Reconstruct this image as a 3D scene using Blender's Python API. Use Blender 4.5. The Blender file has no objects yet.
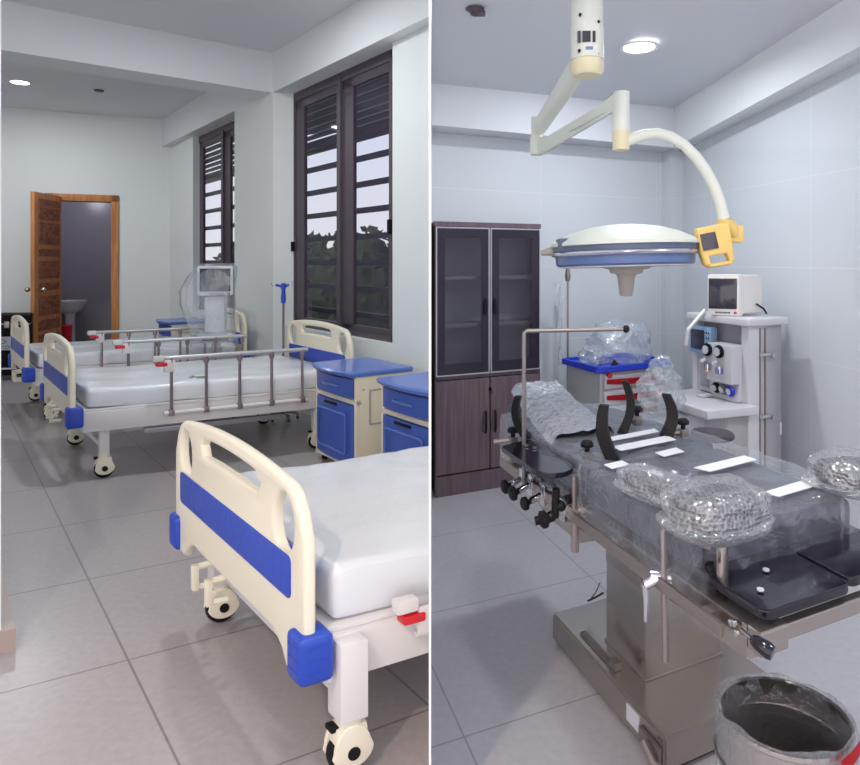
import bpy, bmesh, math, random
from mathutils import Vector, Matrix, noise
S = bpy.context.scene
COL = S.collection
PI = math.pi
random.seed(4)

# ---------------------------------------------------------------- camera (level, lens shift only)
FPX, CXP, HZ, EYE = 678.0, 480.0, 261.0, 1.5
cd = bpy.data.cameras.new('camera'); cam = bpy.data.objects.new('camera', cd); COL.objects.link(cam)
cam.location = (0, 0, EYE); cam.rotation_euler = (PI / 2, 0, 0)
cd.sensor_fit = 'HORIZONTAL'; cd.sensor_width = 36; cd.lens = FPX / 860 * 36
cd.shift_x = (430 - CXP) / 860; cd.shift_y = (HZ - 382.5) / 860
cd.clip_start = .05; cd.clip_end = 200
S.camera = cam
# ---------------------------------------------------------------- light and exposure
S.view_settings.view_transform = 'Standard'; S.view_settings.look = 'None'
S.view_settings.exposure = 0.50; S.view_settings.gamma = 1; S.view_settings.use_curve_mapping = False
w = bpy.data.worlds.new('world'); S.world = w; w.use_nodes = True
nt = w.node_tree; bg = nt.nodes['Background']
tc = nt.nodes.new('ShaderNodeTexCoord'); sp = nt.nodes.new('ShaderNodeSeparateXYZ'); rmp = nt.nodes.new('ShaderNodeValToRGB')
nt.links.new(tc.outputs['Generated'], sp.inputs[0]); nt.links.new(sp.outputs['Z'], rmp.inputs[0]); nt.links.new(rmp.outputs[0], bg.inputs[0])
rmp.color_ramp.elements[0].position = 0.0; rmp.color_ramp.elements[0].color = (.68, .68, .73, 1)
rmp.color_ramp.elements[1].position = .5; rmp.color_ramp.elements[1].color = (.46, .56, .86, 1)
dt = nt.nodes.new('ShaderNodeVectorMath'); dt.operation = 'DOT_PRODUCT'; nt.links.new(tc.outputs['Generated'], dt.inputs[0]); dt.inputs[1].default_value = (.774, .633, 0)
mr_ = nt.nodes.new('ShaderNodeMapRange'); mr_.inputs['From Min'].default_value = -.35; mr_.inputs['From Max'].default_value = .25; nt.links.new(dt.outputs['Value'], mr_.inputs['Value'])
mw = nt.nodes.new('ShaderNodeMix'); mw.data_type = 'RGBA'; mw.inputs[6].default_value = (.70, .655, .68, 1)      # warm sky tint added behind the camera to warm the fill
nt.links.new(mr_.outputs[0], mw.inputs[0]); nt.links.new(rmp.outputs[0], mw.inputs[7]); nt.links.new(mw.outputs[2], bg.inputs[0])
bg.inputs[1].default_value = 1.8
LAMP_L, LAMP_R = 22.0, 12.0          # watts of the ceiling downlights in each room

# ---------------------------------------------------------------- helpers
def U(u, v, z):
    d = FPX * (EYE - z) / (v - HZ); return Vector(((u - CXP) / FPX * d, d, z))
def D(u, v, d):
    return Vector(((u - CXP) / FPX * d, d, EYE - (v - HZ) * d / FPX))
def axes(ax, ay):        # direction along (angle from world x) and across (angle left of world y)
    return Vector((math.cos(math.radians(ax)), math.sin(math.radians(ax)), 0)), Vector((-math.sin(math.radians(ay)), math.cos(math.radians(ay)), 0))
def sr(r, g, b):
    def f(c):
        c /= 255.; return c / 12.92 if c <= .04045 else ((c + .055) / 1.055) ** 2.4
    return (f(r), f(g), f(b), 1)

def mat(name, rgb, rough=.5, metal=0, bump=0, bscale=40, var=0, vscale=6, alpha=1, spec=.5, coat=0, emit=None, es=1, trans=0, stretch=None):
    m = bpy.data.materials.new(name); m.use_nodes = True; n = m.node_tree; p = n.nodes['Principled BSDF']
    c = sr(*rgb); p.inputs['Base Color'].default_value = c; p.inputs['Roughness'].default_value = rough; p.inputs['Metallic'].default_value = metal
    p.inputs['Alpha'].default_value = alpha; p.inputs['Specular IOR Level'].default_value = spec; p.inputs['Coat Weight'].default_value = coat
    p.inputs['Transmission Weight'].default_value = trans
    t = n.nodes.new('ShaderNodeTexCoord'); src = t.outputs['Object']
    if stretch:
        mp = n.nodes.new('ShaderNodeMapping'); mp.inputs['Scale'].default_value = stretch; n.links.new(src, mp.inputs[0]); src = mp.outputs[0]
    if var:
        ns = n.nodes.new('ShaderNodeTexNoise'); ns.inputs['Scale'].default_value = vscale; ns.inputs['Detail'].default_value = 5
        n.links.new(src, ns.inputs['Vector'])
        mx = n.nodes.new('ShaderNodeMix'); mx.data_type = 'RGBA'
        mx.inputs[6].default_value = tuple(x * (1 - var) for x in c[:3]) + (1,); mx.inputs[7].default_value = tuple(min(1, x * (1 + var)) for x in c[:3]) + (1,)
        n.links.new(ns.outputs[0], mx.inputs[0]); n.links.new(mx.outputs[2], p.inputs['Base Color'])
    if bump:
        nb = n.nodes.new('ShaderNodeTexNoise'); nb.inputs['Scale'].default_value = bscale; nb.inputs['Detail'].default_value = 4
        n.links.new(src, nb.inputs['Vector']); bp = n.nodes.new('ShaderNodeBump'); bp.inputs['Strength'].default_value = bump; bp.inputs['Distance'].default_value = .02
        n.links.new(nb.outputs[0], bp.inputs['Height']); n.links.new(bp.outputs[0], p.inputs['Normal'])
    if emit:
        p.inputs['Emission Color'].default_value = sr(*emit); p.inputs['Emission Strength'].default_value = es
    return m

def tiled(name, rgb, line, O, ga, gb, sa, sb, lw, rough, var=.06, vert=False, grime=None):
    """tile grid: a = (P-O).ga / sa, b = (P-O).gb / sb (world metres), joints lw wide"""
    m = mat(name, rgb, rough, var=var, vscale=1.3); n = m.node_tree; p = n.nodes['Principled BSDF']
    g = n.nodes.new('ShaderNodeNewGeometry'); sub = n.nodes.new('ShaderNodeVectorMath'); sub.operation = 'SUBTRACT'
    n.links.new(g.outputs['Position'], sub.inputs[0]); sub.inputs[1].default_value = O
    outs = []
    for gv, s in ((ga, sa), (gb, sb)):
        d = n.nodes.new('ShaderNodeVectorMath'); d.operation = 'DOT_PRODUCT'; n.links.new(sub.outputs[0], d.inputs[0]); d.inputs[1].default_value = gv
        q = n.nodes.new('ShaderNodeMath'); q.operation = 'DIVIDE'; n.links.new(d.outputs['Value'], q.inputs[0]); q.inputs[1].default_value = s
        pp = n.nodes.new('ShaderNodeMath'); pp.operation = 'PINGPONG'; n.links.new(q.outputs[0], pp.inputs[0]); pp.inputs[1].default_value = .5
        l = n.nodes.new('ShaderNodeMath'); l.operation = 'LESS_THAN'; n.links.new(pp.outputs[0], l.inputs[0]); l.inputs[1].default_value = lw / s / 2
        outs.append(l)
    mxm = n.nodes.new('ShaderNodeMath'); mxm.operation = 'MAXIMUM'; n.links.new(outs[0].outputs[0], mxm.inputs[0]); n.links.new(outs[1].outputs[0], mxm.inputs[1])
    mx = n.nodes.new('ShaderNodeMix'); mx.data_type = 'RGBA'; old = p.inputs['Base Color'].links[0].from_socket
    n.links.new(mxm.outputs[0], mx.inputs[0]); n.links.new(old, mx.inputs[6]); mx.inputs[7].default_value = sr(*line)
    n.links.new(mx.outputs[2], p.inputs['Base Color'])
    if grime:
        # fine speckle of stoneware, two noise scales
        ns = n.nodes.new('ShaderNodeTexNoise'); ns.inputs['Scale'].default_value = 35; ns.inputs['Detail'].default_value = 8; n.links.new(g.outputs['Position'], ns.inputs['Vector'])
        m2 = n.nodes.new('ShaderNodeMix'); m2.data_type = 'RGBA'; m2.blend_type = 'MULTIPLY'; m2.inputs[0].default_value = 1
        cr = n.nodes.new('ShaderNodeValToRGB'); cr.color_ramp.elements[0].position = .3; cr.color_ramp.elements[0].color = (1 - grime,) * 3 + (1,); cr.color_ramp.elements[1].position = .7
        n.links.new(ns.outputs[0], cr.inputs[0]); n.links.new(mx.outputs[2], m2.inputs[6]); n.links.new(cr.outputs[0], m2.inputs[7]); n.links.new(m2.outputs[2], p.inputs['Base Color'])
    return m

def wood(name, a, b, scale=3, st=(8, 8, .6), rough=.45):
    m = mat(name, a, rough); n = m.node_tree; p = n.nodes['Principled BSDF']
    t = n.nodes.new('ShaderNodeTexCoord'); mp = n.nodes.new('ShaderNodeMapping'); mp.inputs['Scale'].default_value = st
    ns = n.nodes.new('ShaderNodeTexNoise'); ns.inputs['Scale'].default_value = scale; ns.inputs['Detail'].default_value = 6; ns.inputs['Distortion'].default_value = 1.2
    cr = n.nodes.new('ShaderNodeValToRGB'); cr.color_ramp.elements[0].position = .35; cr.color_ramp.elements[0].color = sr(*b); cr.color_ramp.elements[1].position = .65; cr.color_ramp.elements[1].color = sr(*a)
    n.links.new(t.outputs['Object'], mp.inputs[0]); n.links.new(mp.outputs[0], ns.inputs['Vector']); n.links.new(ns.outputs[0], cr.inputs[0]); n.links.new(cr.outputs[0], p.inputs['Base Color'])
    return m

def film(name, dens=.25, tint=(225, 232, 240), rough=.12, bscale=30, bump=.8, bubbles=False, top=.5):
    """thin clear plastic: mostly lets light through, with a wrinkled glossy sheen"""
    m = bpy.data.materials.new(name); m.use_nodes = True; n = m.node_tree; p = n.nodes['Principled BSDF']
    p.inputs['Base Color'].default_value = sr(*tint); p.inputs['Roughness'].default_value = rough; p.inputs['Specular IOR Level'].default_value = .8
    t = n.nodes.new('ShaderNodeTexCoord')
    if bubbles:
        tx = n.nodes.new('ShaderNodeTexVoronoi'); tx.inputs['Scale'].default_value = bscale; tx.inputs['Randomness'].default_value = .5; h = tx.outputs['Distance']
    else:
        tx = n.nodes.new('ShaderNodeTexNoise'); tx.inputs['Scale'].default_value = bscale; tx.inputs['Detail'].default_value = 3; tx.inputs['Distortion'].default_value = .8; h = tx.outputs[0]
    n.links.new(t.outputs['Object'], tx.inputs['Vector'])
    bp = n.nodes.new('ShaderNodeBump'); bp.inputs['Strength'].default_value = bump; bp.inputs['Distance'].default_value = .02; n.links.new(h, bp.inputs['Height']); n.links.new(bp.outputs[0], p.inputs['Normal'])
    fr = n.nodes.new('ShaderNodeLayerWeight'); fr.inputs['Blend'].default_value = .35; n.links.new(bp.outputs[0], fr.inputs['Normal'])
    mr = n.nodes.new('ShaderNodeMapRange'); mr.inputs['To Min'].default_value = dens; mr.inputs['To Max'].default_value = min(1, dens + top); n.links.new(h if bubbles else fr.outputs['Facing'], mr.inputs['Value'])
    gl = n.nodes.new('ShaderNodeBsdfGlossy'); gl.inputs['Roughness'].default_value = rough; gl.inputs['Color'].default_value = sr(*tint)
    df = n.nodes.new('ShaderNodeBsdfDiffuse'); df.inputs['Color'].default_value = sr(*tint); tr = n.nodes.new('ShaderNodeBsdfTransparent')
    n.links.new(bp.outputs[0], gl.inputs['Normal']); n.links.new(bp.outputs[0], df.inputs['Normal'])
    m1 = n.nodes.new('ShaderNodeMixShader'); m1.inputs[0].default_value = .45; n.links.new(gl.outputs[0], m1.inputs[1]); n.links.new(df.outputs[0], m1.inputs[2])
    m2 = n.nodes.new('ShaderNodeMixShader'); n.links.new(mr.outputs[0], m2.inputs[0]); n.links.new(tr.outputs[0], m2.inputs[1]); n.links.new(m1.outputs[0], m2.inputs[2])
    n.nodes.remove(p); n.links.new(m2.outputs[0], n.nodes['Material Output'].inputs['Surface'])
    return m

M = {}
M['wall'] = mat('white_plaster', (226, 232, 231), .6, var=.03, vscale=2)
M['ceil'] = mat('ceiling_paint', (222, 224, 228), .8, var=.02, vscale=1)
M['ceil_r'] = mat('ceiling_paint_theatre', (214, 217, 224), .7, var=.02, vscale=1)
M['beam'] = mat('beam_paint', (224, 228, 230), .7)
M['base'] = mat('skirting_tile', (176, 158, 150), .35, var=.05)
M['part'] = mat('partition_white', (250, 250, 250), .5)
M['frame'] = mat('bronze_aluminium', (92, 82, 92), .45, .3)
M['grille'] = mat('grille_bar', (84, 76, 88), .5, .2)
M['glass'] = mat('tinted_glass', (66, 60, 80), .03, alpha=.36, spec=.5)
M['eave'] = mat('eave_boards', (120, 118, 96), .8, var=.15, vscale=4, stretch=(1, 1, 8))
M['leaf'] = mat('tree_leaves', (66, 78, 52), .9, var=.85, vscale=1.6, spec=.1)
M['bark'] = mat('tree_bark', (80, 66, 54), .9)
M['doorwood'] = wood('door_frame_wood', (206, 142, 82), (176, 110, 58))
M['panelwood'] = wood('door_panel_wood', (160, 100, 72), (88, 50, 40), 2.5, (4, 4, 9))
M['leafwood'] = wood('door_leaf_wood', (200, 138, 92), (166, 106, 68))
M['brass'] = mat('steel_knob', (190, 185, 170), .25, 1)
M['cream'] = mat('cream_plastic', (236, 230, 208), .38)
M['white'] = mat('white_enamel', (226, 224, 222), .35)
M['blue'] = mat('blue_plastic', (40, 74, 184), .35, bump=.15, bscale=25)
M['bluelite'] = mat('cabinet_blue', (92, 124, 204), .22)
M['bluecab'] = mat('cabinet_front_blue', (66, 96, 184), .35)
M['mattress'] = mat('plastic_wrapped_white', (232, 236, 240), .22, bump=.25, bscale=9, spec=.6)
M['rail'] = mat('grey_rail', (188, 188, 192), .35, .4)
M['post'] = mat('steel_post', (150, 138, 140), .35, .8)
M['red'] = mat('red_plastic', (214, 30, 44), .35)
M['black'] = mat('black_rubber', (20, 18, 22), .55, spec=.25)
M['blackgloss'] = mat('black_vinyl', (25, 21, 33), .10, spec=.6)
M['case'] = mat('flight_case_black', (12, 12, 15), .7, spec=.2)
M['caseband'] = mat('case_band_grey', (176, 180, 186), .5)
M['teal'] = mat('teal_print', (52, 104, 118), .5)
M['print'] = mat('green_print', (110, 140, 110), .6)
M['screen'] = mat('dark_screen', (58, 56, 68), .08, spec=.7)
M['grey'] = mat('light_grey_casing', (205, 208, 214), .4)
M['steel'] = mat('brushed_steel', (184, 176, 170), .26, .95, var=.08, vscale=5, stretch=(1, 1, 14))
M['steeld'] = mat('dull_steel', (160, 150, 146), .4, .9)
M['chrome'] = mat('chrome', (220, 220, 224), .12, 1)
M['lampcream'] = mat('lamp_cream', (218, 222, 212), .5)
M['lampend'] = mat('lamp_ivory_cap', (222, 212, 178), .4)
M['lampblue'] = mat('lamp_blue_band', (92, 114, 160), .3)
M['lampdark'] = mat('lamp_dark_gap', (84, 96, 120), .35)
M['lampsilver'] = mat('lamp_silver_ring', (206, 210, 220), .2, .7)
M['lampdiff'] = mat('lamp_diffuser', (226, 222, 224), .4)
M['taupe'] = mat('lamp_handle_taupe', (176, 168, 158), .5)
M['yellow'] = mat('yellow_housing', (234, 200, 118), .4)
M['emit'] = mat('lit_diffuser', (255, 255, 255), .5, emit=(245, 250, 255), es=9)
M['darkwood'] = wood('wardrobe_laminate', (112, 94, 102), (92, 76, 86), 4, (14, 14, .5), .45)
M['wardglass'] = mat('smoked_glass', (66, 60, 74), .05, alpha=.36, spec=.4)
M['wardrim'] = mat('silver_edge', (196, 194, 202), .35, .5)
M['darkrim'] = mat('door_dark_rim', (44, 38, 54), .3)
M['wardin'] = mat('wardrobe_inside', (196, 192, 198), .6)
M['trayblue'] = mat('tray_blue', (44, 66, 204), .3)
M['machine'] = mat('machine_grey_white', (206, 206, 212), .35)
M['machineg'] = mat('machine_side_grey', (170, 172, 174), .5)
M['machd'] = mat('machine_recess_grey', (160, 156, 164), .45)
M['panelblue'] = mat('panel_blue_frame', (140, 172, 208), .35)
M['stool'] = mat('stool_vinyl', (70, 60, 66), .3)
M['film'] = film('clear_plastic', .07, (216, 222, 232), .09, 11, 1, top=.42)
M['filmbin'] = film('bin_liner_plastic', .14, (214, 218, 224), .1, 20, 1, top=.45)
M['filmw'] = film('crumpled_bag_plastic', .26, (222, 230, 236), .1, 22, 1)
M['filmcart'] = film('trolley_dust_bag', .22, (216, 226, 232), .15, 14, .5, top=.4)
M['bubble'] = film('bubble_wrap', .22, (206, 209, 214), .15, 95, .3, True, top=.5)
M['foil'] = mat('crinkled_clear_wrap', (196, 200, 208), .12, .55, bump=1, bscale=38)
M['pad'] = mat('charcoal_pad', (60, 61, 76), .45, bump=.2, bscale=12)
M['tape'] = mat('white_tape', (232, 236, 240), .5)
M['basin'] = mat('ceramic', (226, 226, 230), .15)
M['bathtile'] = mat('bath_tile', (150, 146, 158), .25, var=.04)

# ---- geometry primitives on a bmesh (local frame coordinates)
def B(): return bmesh.new()
def box(bm, x0, x1, y0, y1, z0, z1, bev=0, seg=2):
    t = bmesh.new()
    bmesh.ops.create_cube(t, size=1)
    for v in t.verts: v.co = Vector(((x0 + x1) / 2 + v.co.x * (x1 - x0), (y0 + y1) / 2 + v.co.y * (y1 - y0), (z0 + z1) / 2 + v.co.z * (z1 - z0)))
    if bev: bmesh.ops.bevel(t, geom=t.edges[:], offset=bev, segments=seg, profile=.6, affect='EDGES', clamp_overlap=True)
    join(bm, t); return bm
def join(bm, t, f=None):
    vm = {}
    for v in t.verts: vm[v] = bm.verts.new(f(v.co) if f else v.co)
    for fc in t.faces:
        try: bm.faces.new([vm[v] for v in fc.verts])
        except ValueError: pass
    t.free()
def basis_from(d):
    d = d.normalized(); a = Vector((0, 0, 1)) if abs(d.z) < .9 else Vector((1, 0, 0)); x = d.cross(a).normalized(); return x, d.cross(x).normalized()
def tube(bm, pts, r, seg=10, cap=True):
    pts = [Vector(p) for p in pts]; rs = r if isinstance(r, (list, tuple)) else [r] * len(pts); rings = []
    x, y = basis_from(pts[1] - pts[0])
    for i, p in enumerate(pts):
        d = (pts[min(i + 1, len(pts) - 1)] - pts[max(i - 1, 0)]).normalized()
        x = (x - d * x.dot(d)).normalized(); y = d.cross(x)
        rings.append([bm.verts.new(p + (x * math.cos(a) + y * math.sin(a)) * rs[i]) for a in [2 * PI * k / seg for k in range(seg)]])
    for a, b in zip(rings, rings[1:]):
        for k in range(seg): bm.faces.new((a[k], a[(k + 1) % seg], b[(k + 1) % seg], b[k]))
    if cap: bm.faces.new(rings[0][::-1]); bm.faces.new(rings[-1])
    return bm
def lathe(bm, prof, c=(0, 0, 0), axis=(0, 0, 1), seg=24):
    c = Vector(c); ax = Vector(axis).normalized(); x, y = basis_from(ax); rings = []
    for r, h in prof:
        if r < 1e-5: rings.append([bm.verts.new(c + ax * h)])
        else: rings.append([bm.verts.new(c + ax * h + (x * math.cos(2 * PI * k / seg) + y * math.sin(2 * PI * k / seg)) * r) for k in range(seg)])
    for a, b in zip(rings, rings[1:]):
        for k in range(seg):
            k2 = (k + 1) % seg
            if len(a) == 1 and len(b) == 1: continue
            if len(a) == 1: bm.faces.new((a[0], b[k2], b[k]))
            elif len(b) == 1: bm.faces.new((a[k], a[k2], b[0]))
            else: bm.faces.new((a[k], a[k2], b[k2], b[k]))
    return bm
def plate(bm, loops, t, bev, f, off=True):
    """flat plate with holes: loops in (a,b); f maps (a,b,c) to local coordinates, c in -t/2..t/2"""
    cu = bpy.data.curves.new('tmp', 'CURVE'); cu.dimensions = '2D'; cu.fill_mode = 'BOTH'
    cu.extrude = max(t / 2 - bev, .0005); cu.bevel_depth = bev; cu.bevel_resolution = 2; cu.offset = -bev if off else 0
    for lp in loops:
        ar = sum(lp[i - 1][0] * lp[i][1] - lp[i][0] * lp[i - 1][1] for i in range(len(lp)))
        if ar > 0: lp = lp[::-1]
        s = cu.splines.new('POLY'); s.points.add(len(lp) - 1)
        for i, (a, b) in enumerate(lp): s.points[i].co = (a, b, 0, 1)
        s.use_cyclic_u = True
    o = bpy.data.objects.new('tmp', cu); COL.objects.link(o)
    me = bpy.data.meshes.new_from_object(o.evaluated_get(bpy.context.evaluated_depsgraph_get()))
    t_ = bmesh.new(); t_.from_mesh(me); join(bm, t_, lambda co: Vector(f(co.x, co.y, co.z)))
    bpy.data.objects.remove(o); bpy.data.curves.remove(cu); bpy.data.meshes.remove(me)
    bmesh.ops.remove_doubles(bm, verts=bm.verts[:], dist=1e-5); bmesh.ops.recalc_face_normals(bm, faces=bm.faces[:])
    return bm
def rrect(a0, a1, b0, b1, r, n=5):
    P = []
    for cx, cy, s in ((a1 - r, b1 - r, 0), (a0 + r, b1 - r, 1), (a0 + r, b0 + r, 2), (a1 - r, b0 + r, 3)):
        for k in range(n + 1):
            t = (s + k / n) * PI / 2; P.append((cx + r * math.cos(t), cy + r * math.sin(t)))
    return P
def ell(ca, cb, ra, rb, tilt=0, n=22):
    ct, st = math.cos(tilt), math.sin(tilt)
    return [(ca + ra * math.cos(2 * PI * k / n) * ct - rb * math.sin(2 * PI * k / n) * st, cb + ra * math.cos(2 * PI * k / n) * st + rb * math.sin(2 * PI * k / n) * ct) for k in range(n)]

PART_N = Vector((-1, -CXP / FPX + 430 / FPX, 0))     # the partition runs straight away from the camera's spot
PART_K = (430 - CXP) / FPX
def clip_left(bm):
    """trim a mesh (world relative to the camera's foot) where it meets the partition"""
    n = Vector((1, -PART_K, 0)).normalized()
    r = bmesh.ops.bisect_plane(bm, geom=bm.verts[:] + bm.edges[:] + bm.faces[:], plane_co=n * -.004, plane_no=n, clear_outer=True)
    ed = [e for e in r['geom_cut'] if isinstance(e, bmesh.types.BMEdge)]
    if ed: bmesh.ops.holes_fill(bm, edges=ed, sides=0)

class Thing:
    def __init__(s, name, loc, ax=0, ay=None, label=None, cat=None, group=None, kind=None, clip=False, parent=None):
        s.loc = Vector(loc); s.ex, s.ey = axes(ax, ax if ay is None else ay); s.clip = clip
        s.o = bpy.data.objects.new(name, None); s.o.empty_display_size = .1; COL.objects.link(s.o); s.o.location = s.loc
        tag(s.o, label, cat, group, kind)
    def w(s, p): return s.ex * p[0] + s.ey * p[1] + Vector((0, 0, p[2]))
    def local(s, P):      # world point -> local coordinates
        r = Vector(P) - s.loc; det = s.ex.x * s.ey.y - s.ex.y * s.ey.x
        return Vector(((s.ey.y * r.x - s.ey.x * r.y) / det, (s.ex.x * r.y - s.ex.y * r.x) / det, r.z))
    def part(s, name, bm, m, parent=None, smooth=True, label=None, raw=False):
        if not raw:
            for v in bm.verts: v.co = s.w(v.co)
        if s.clip:
            bmesh.ops.translate(bm, verts=bm.verts[:], vec=s.loc); clip_left(bm); bmesh.ops.translate(bm, verts=bm.verts[:], vec=-s.loc)
            if not bm.verts: bm.free(); return None
        o = mk(name, bm, m, smooth); o.parent = parent if parent else s.o
        if label: o['label'] = label
        return o
def mk(name, bm, m, smooth=True):
    bmesh.ops.recalc_face_normals(bm, faces=bm.faces[:])
    me = bpy.data.meshes.new(name); bm.to_mesh(me); bm.free()
    for mm in (m if isinstance(m, (list, tuple)) else [m]): me.materials.append(mm)
    if smooth:
        me.polygons.foreach_set('use_smooth', [True] * len(me.polygons)); me.set_sharp_from_angle(angle=math.radians(38))
    o = bpy.data.objects.new(name, me); COL.objects.link(o); return o
def tag(o, label=None, cat=None, group=None, kind=None):
    if label: o['label'] = label
    if cat: o['category'] = cat
    if group: o['group'] = group
    if kind: o['kind'] = kind
def single(name, bm, m, label=None, cat=None, group=None, kind=None, smooth=True, origin=None):
    if origin is not None: bmesh.ops.translate(bm, verts=bm.verts[:], vec=-Vector(origin))
    o = mk(name, bm, m, smooth)
    if origin is not None: o.location = origin
    tag(o, label, cat, group, kind); return o
def prism(bm, pts, z0, z1):
    """vertical prism over ground polygon"""
    a = [bm.verts.new((p[0], p[1], z0)) for p in pts]; b = [bm.verts.new((p[0], p[1], z1)) for p in pts]
    n = len(pts); bm.faces.new(a[::-1]); bm.faces.new(b)
    for i in range(n): bm.faces.new((a[i], a[(i + 1) % n], b[(i + 1) % n], b[i]))
    return bm
def hexa(bm, a, b):
    """solid between two quads given as four points each"""
    A = [bm.verts.new(p) for p in a]; Bq = [bm.verts.new(p) for p in b]
    bm.faces.new(A[::-1]); bm.faces.new(Bq)
    for i in range(4): bm.faces.new((A[i], A[(i + 1) % 4], Bq[(i + 1) % 4], Bq[i]))
    return bm
def text_part(th, txt, size, f, m, parent, name='lettering', depth=.001):
    cu = bpy.data.curves.new('tmp', 'FONT'); cu.body = txt; cu.size = size; cu.extrude = depth; cu.align_x = 'CENTER'; cu.align_y = 'CENTER'
    o = bpy.data.objects.new('tmp', cu); COL.objects.link(o)
    me = bpy.data.meshes.new_from_object(o.evaluated_get(bpy.context.evaluated_depsgraph_get()))
    t = bmesh.new(); t.from_mesh(me); bm = B(); join(bm, t, lambda c: Vector(f(c.x, c.y, c.z)))
    bpy.data.objects.remove(o); bpy.data.curves.remove(cu)
    return th.part(name, bm, m, parent, smooth=False)

# ================================================================ WARD (left of the partition)
EXL, EYL = axes(29, 39.3)
PB0 = Vector((-.206, 4.629, 0)); PBD = Vector((-4.63, 5.668, 0)).normalized(); PBN = Vector((PBD.y, -PBD.x, 0))   # pillar face line, outward normal
def WP(s, off, z=0):         # point on the window wall: s metres along from PB0, off metres outward
    p = PB0 + PBD * s + PBN * off; return Vector((p.x, p.y, z))
def s_of_u(u, off=0):
    k = (u - CXP) / FPX; p = PB0 + PBN * off; return (k * p.y - p.x) / (PBD.x - k * PBD.y)
BW0 = Vector((-4.837, 10.297, 0)); BWD = Vector((math.cos(math.radians(24.3)), math.sin(math.radians(24.3)), 0))
def BP(u, off=0, z=0):       # point on ward back wall seen at column u
    n = Vector((-BWD.y, BWD.x, 0)); p = BW0 + n * off; k = (u - CXP) / FPX; t = (k * p.y - p.x) / (BWD.x - k * BWD.y); q = p + BWD * t; return Vector((q.x, q.y, z))
def KP(y): return Vector((PART_K * y, y, 0))
ZC, ZB = 3.65, 3.24          # ceiling and beam bottom
# floors
def dual(ex, ey):
    det = ex.x * ey.y - ex.y * ey.x
    return Vector((ey.y / det, -ey.x / det, 0)), Vector((-ex.y / det, ex.x / det, 0))
fl_ex, fl_ey = axes(30, 38.9); ga, gb = dual(fl_ex, fl_ey)
M['floorL'] = tiled('ward_floor_tile', (176, 169, 169), (134, 126, 127), (-1.323, 2.549, 0), ga, gb, .74, .83, .008, .30, .05, grime=.12)
fr_ex, fr_ey = axes(25, 19); ga2, gb2 = dual(fr_ex, fr_ey)
M['floorR'] = tiled('theatre_floor_tile', (186, 184, 190), (150, 148, 154), (-.05, 2.137, 0), ga2, gb2, .9, .75, .006, .34, .05, grime=.10)
bm = B(); prism(bm, [KP(-1.5) + Vector((-.0, 0, 0)), KP(10.9), (-11, 14, 0), (-11, -1.5, 0)], -.12, 0)
single('floor', bm, M['floorL'], 'grey square floor tiles of the bed ward', 'floor', kind='structure', smooth=False)
bm = B(); prism(bm, [KP(-1.5), (5.2, -1.5, 0), (5.2, 7.2, 0), KP(7.2)], -.12, 0)
single('floor', bm, M['floorR'], 'pale grey floor tiles of the operating room', 'floor', kind='structure', smooth=False)
# partition between the two rooms, 6 mm sheet seen end on
n = Vector((1, -PART_K, 0)).normalized() * .003
bm = B(); prism(bm, [KP(1.76) - n, KP(1.76) + n, KP(10.85) + n, KP(10.85) - n], 0, 4.0)
single('wall_partition', bm, M['part'], 'thin white partition sheet between ward and operating room', 'wall', kind='structure', smooth=False)
# ward back wall with door opening
d0, d1 = BP(46), BP(117.5)
bn = Vector((-BWD.y, BWD.x, 0))
def wallseg(bm, a, b, z0, z1, th, nrm):
    prism(bm, [a, b, b + nrm * th, a + nrm * th], z0, z1)
DT = 2.47
bm = B(); e0 = BW0 - BWD * 7.5; e1 = BW0 + BWD * .5; di0, di1 = BP(49), BP(115)
wallseg(bm, e0, di0, 0, ZC, .18, bn); wallseg(bm, di1, e1, 0, ZC, .18, bn); wallseg(bm, di0, di1, DT - .04, ZC, .18, bn)
single('wall_back', bm, M['wall'], 'white ward back wall around the wooden door', 'wall', kind='structure', smooth=False)
# door
t = Thing('door_1', di0, 24.3, 24.3, 'open brown wooden panel door in an orange wood frame', 'door', kind='structure')
W_ = (di1 - di0).length
bm = B(); box(bm, -.05, .05, -.03, .19, 0, DT, .006); box(bm, W_ - .05, W_ + .05, -.03, .19, 0, DT, .006); box(bm, -.05, W_ + .05, -.03, .19, DT - .1, DT, .006)
t.part('door_frame', bm, M['doorwood'])
hin = t.local(BP(57, -.03)); 
lw = .74
ld = Vector((.10, -.73, 0)).normalized()
hx = BP(58, -.05); le = hx + ld * lw; pn = Vector((-ld.y, ld.x, 0))   # towards +x
def LD(s, o, z): q = hx + ld * s + pn * o; return t.local(Vector((q.x, q.y, z)))
bm = B()
def lbox(bm, s0, s1, o0, o1, z0, z1):
    hexa(bm, [LD(s0, o0, z0), LD(s1, o0, z0), LD(s1, o1, z0), LD(s0, o1, z0)], [LD(s0, o0, z1), LD(s1, o0, z1), LD(s1, o1, z1), LD(s0, o1, z1)])
lbox(bm, 0, lw, 0, .045, .02, DT - .05)
leaf = t.part('door_leaf', bm, M['leafwood'], smooth=False)
bm = B(); lbox(bm, lw, lw + .012, -.002, .047, .02, DT - .05); t.part('edge_strip', bm, M['doorwood'], leaf, smooth=False, label='pale orange edge strip')
bm = B()
for z0, z1 in ((.15, .5), (.56, .7), (.76, 1.02), (1.1, 1.2), (1.26, 1.5), (1.56, 1.66), (1.72, 2.02), (2.06, 2.22), (2.26, 2.34)):
    lbox(bm, .08, lw - .10, .044, .056, z0, z1)
t.part('panels', bm, M['panelwood'], leaf, smooth=False)
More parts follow.
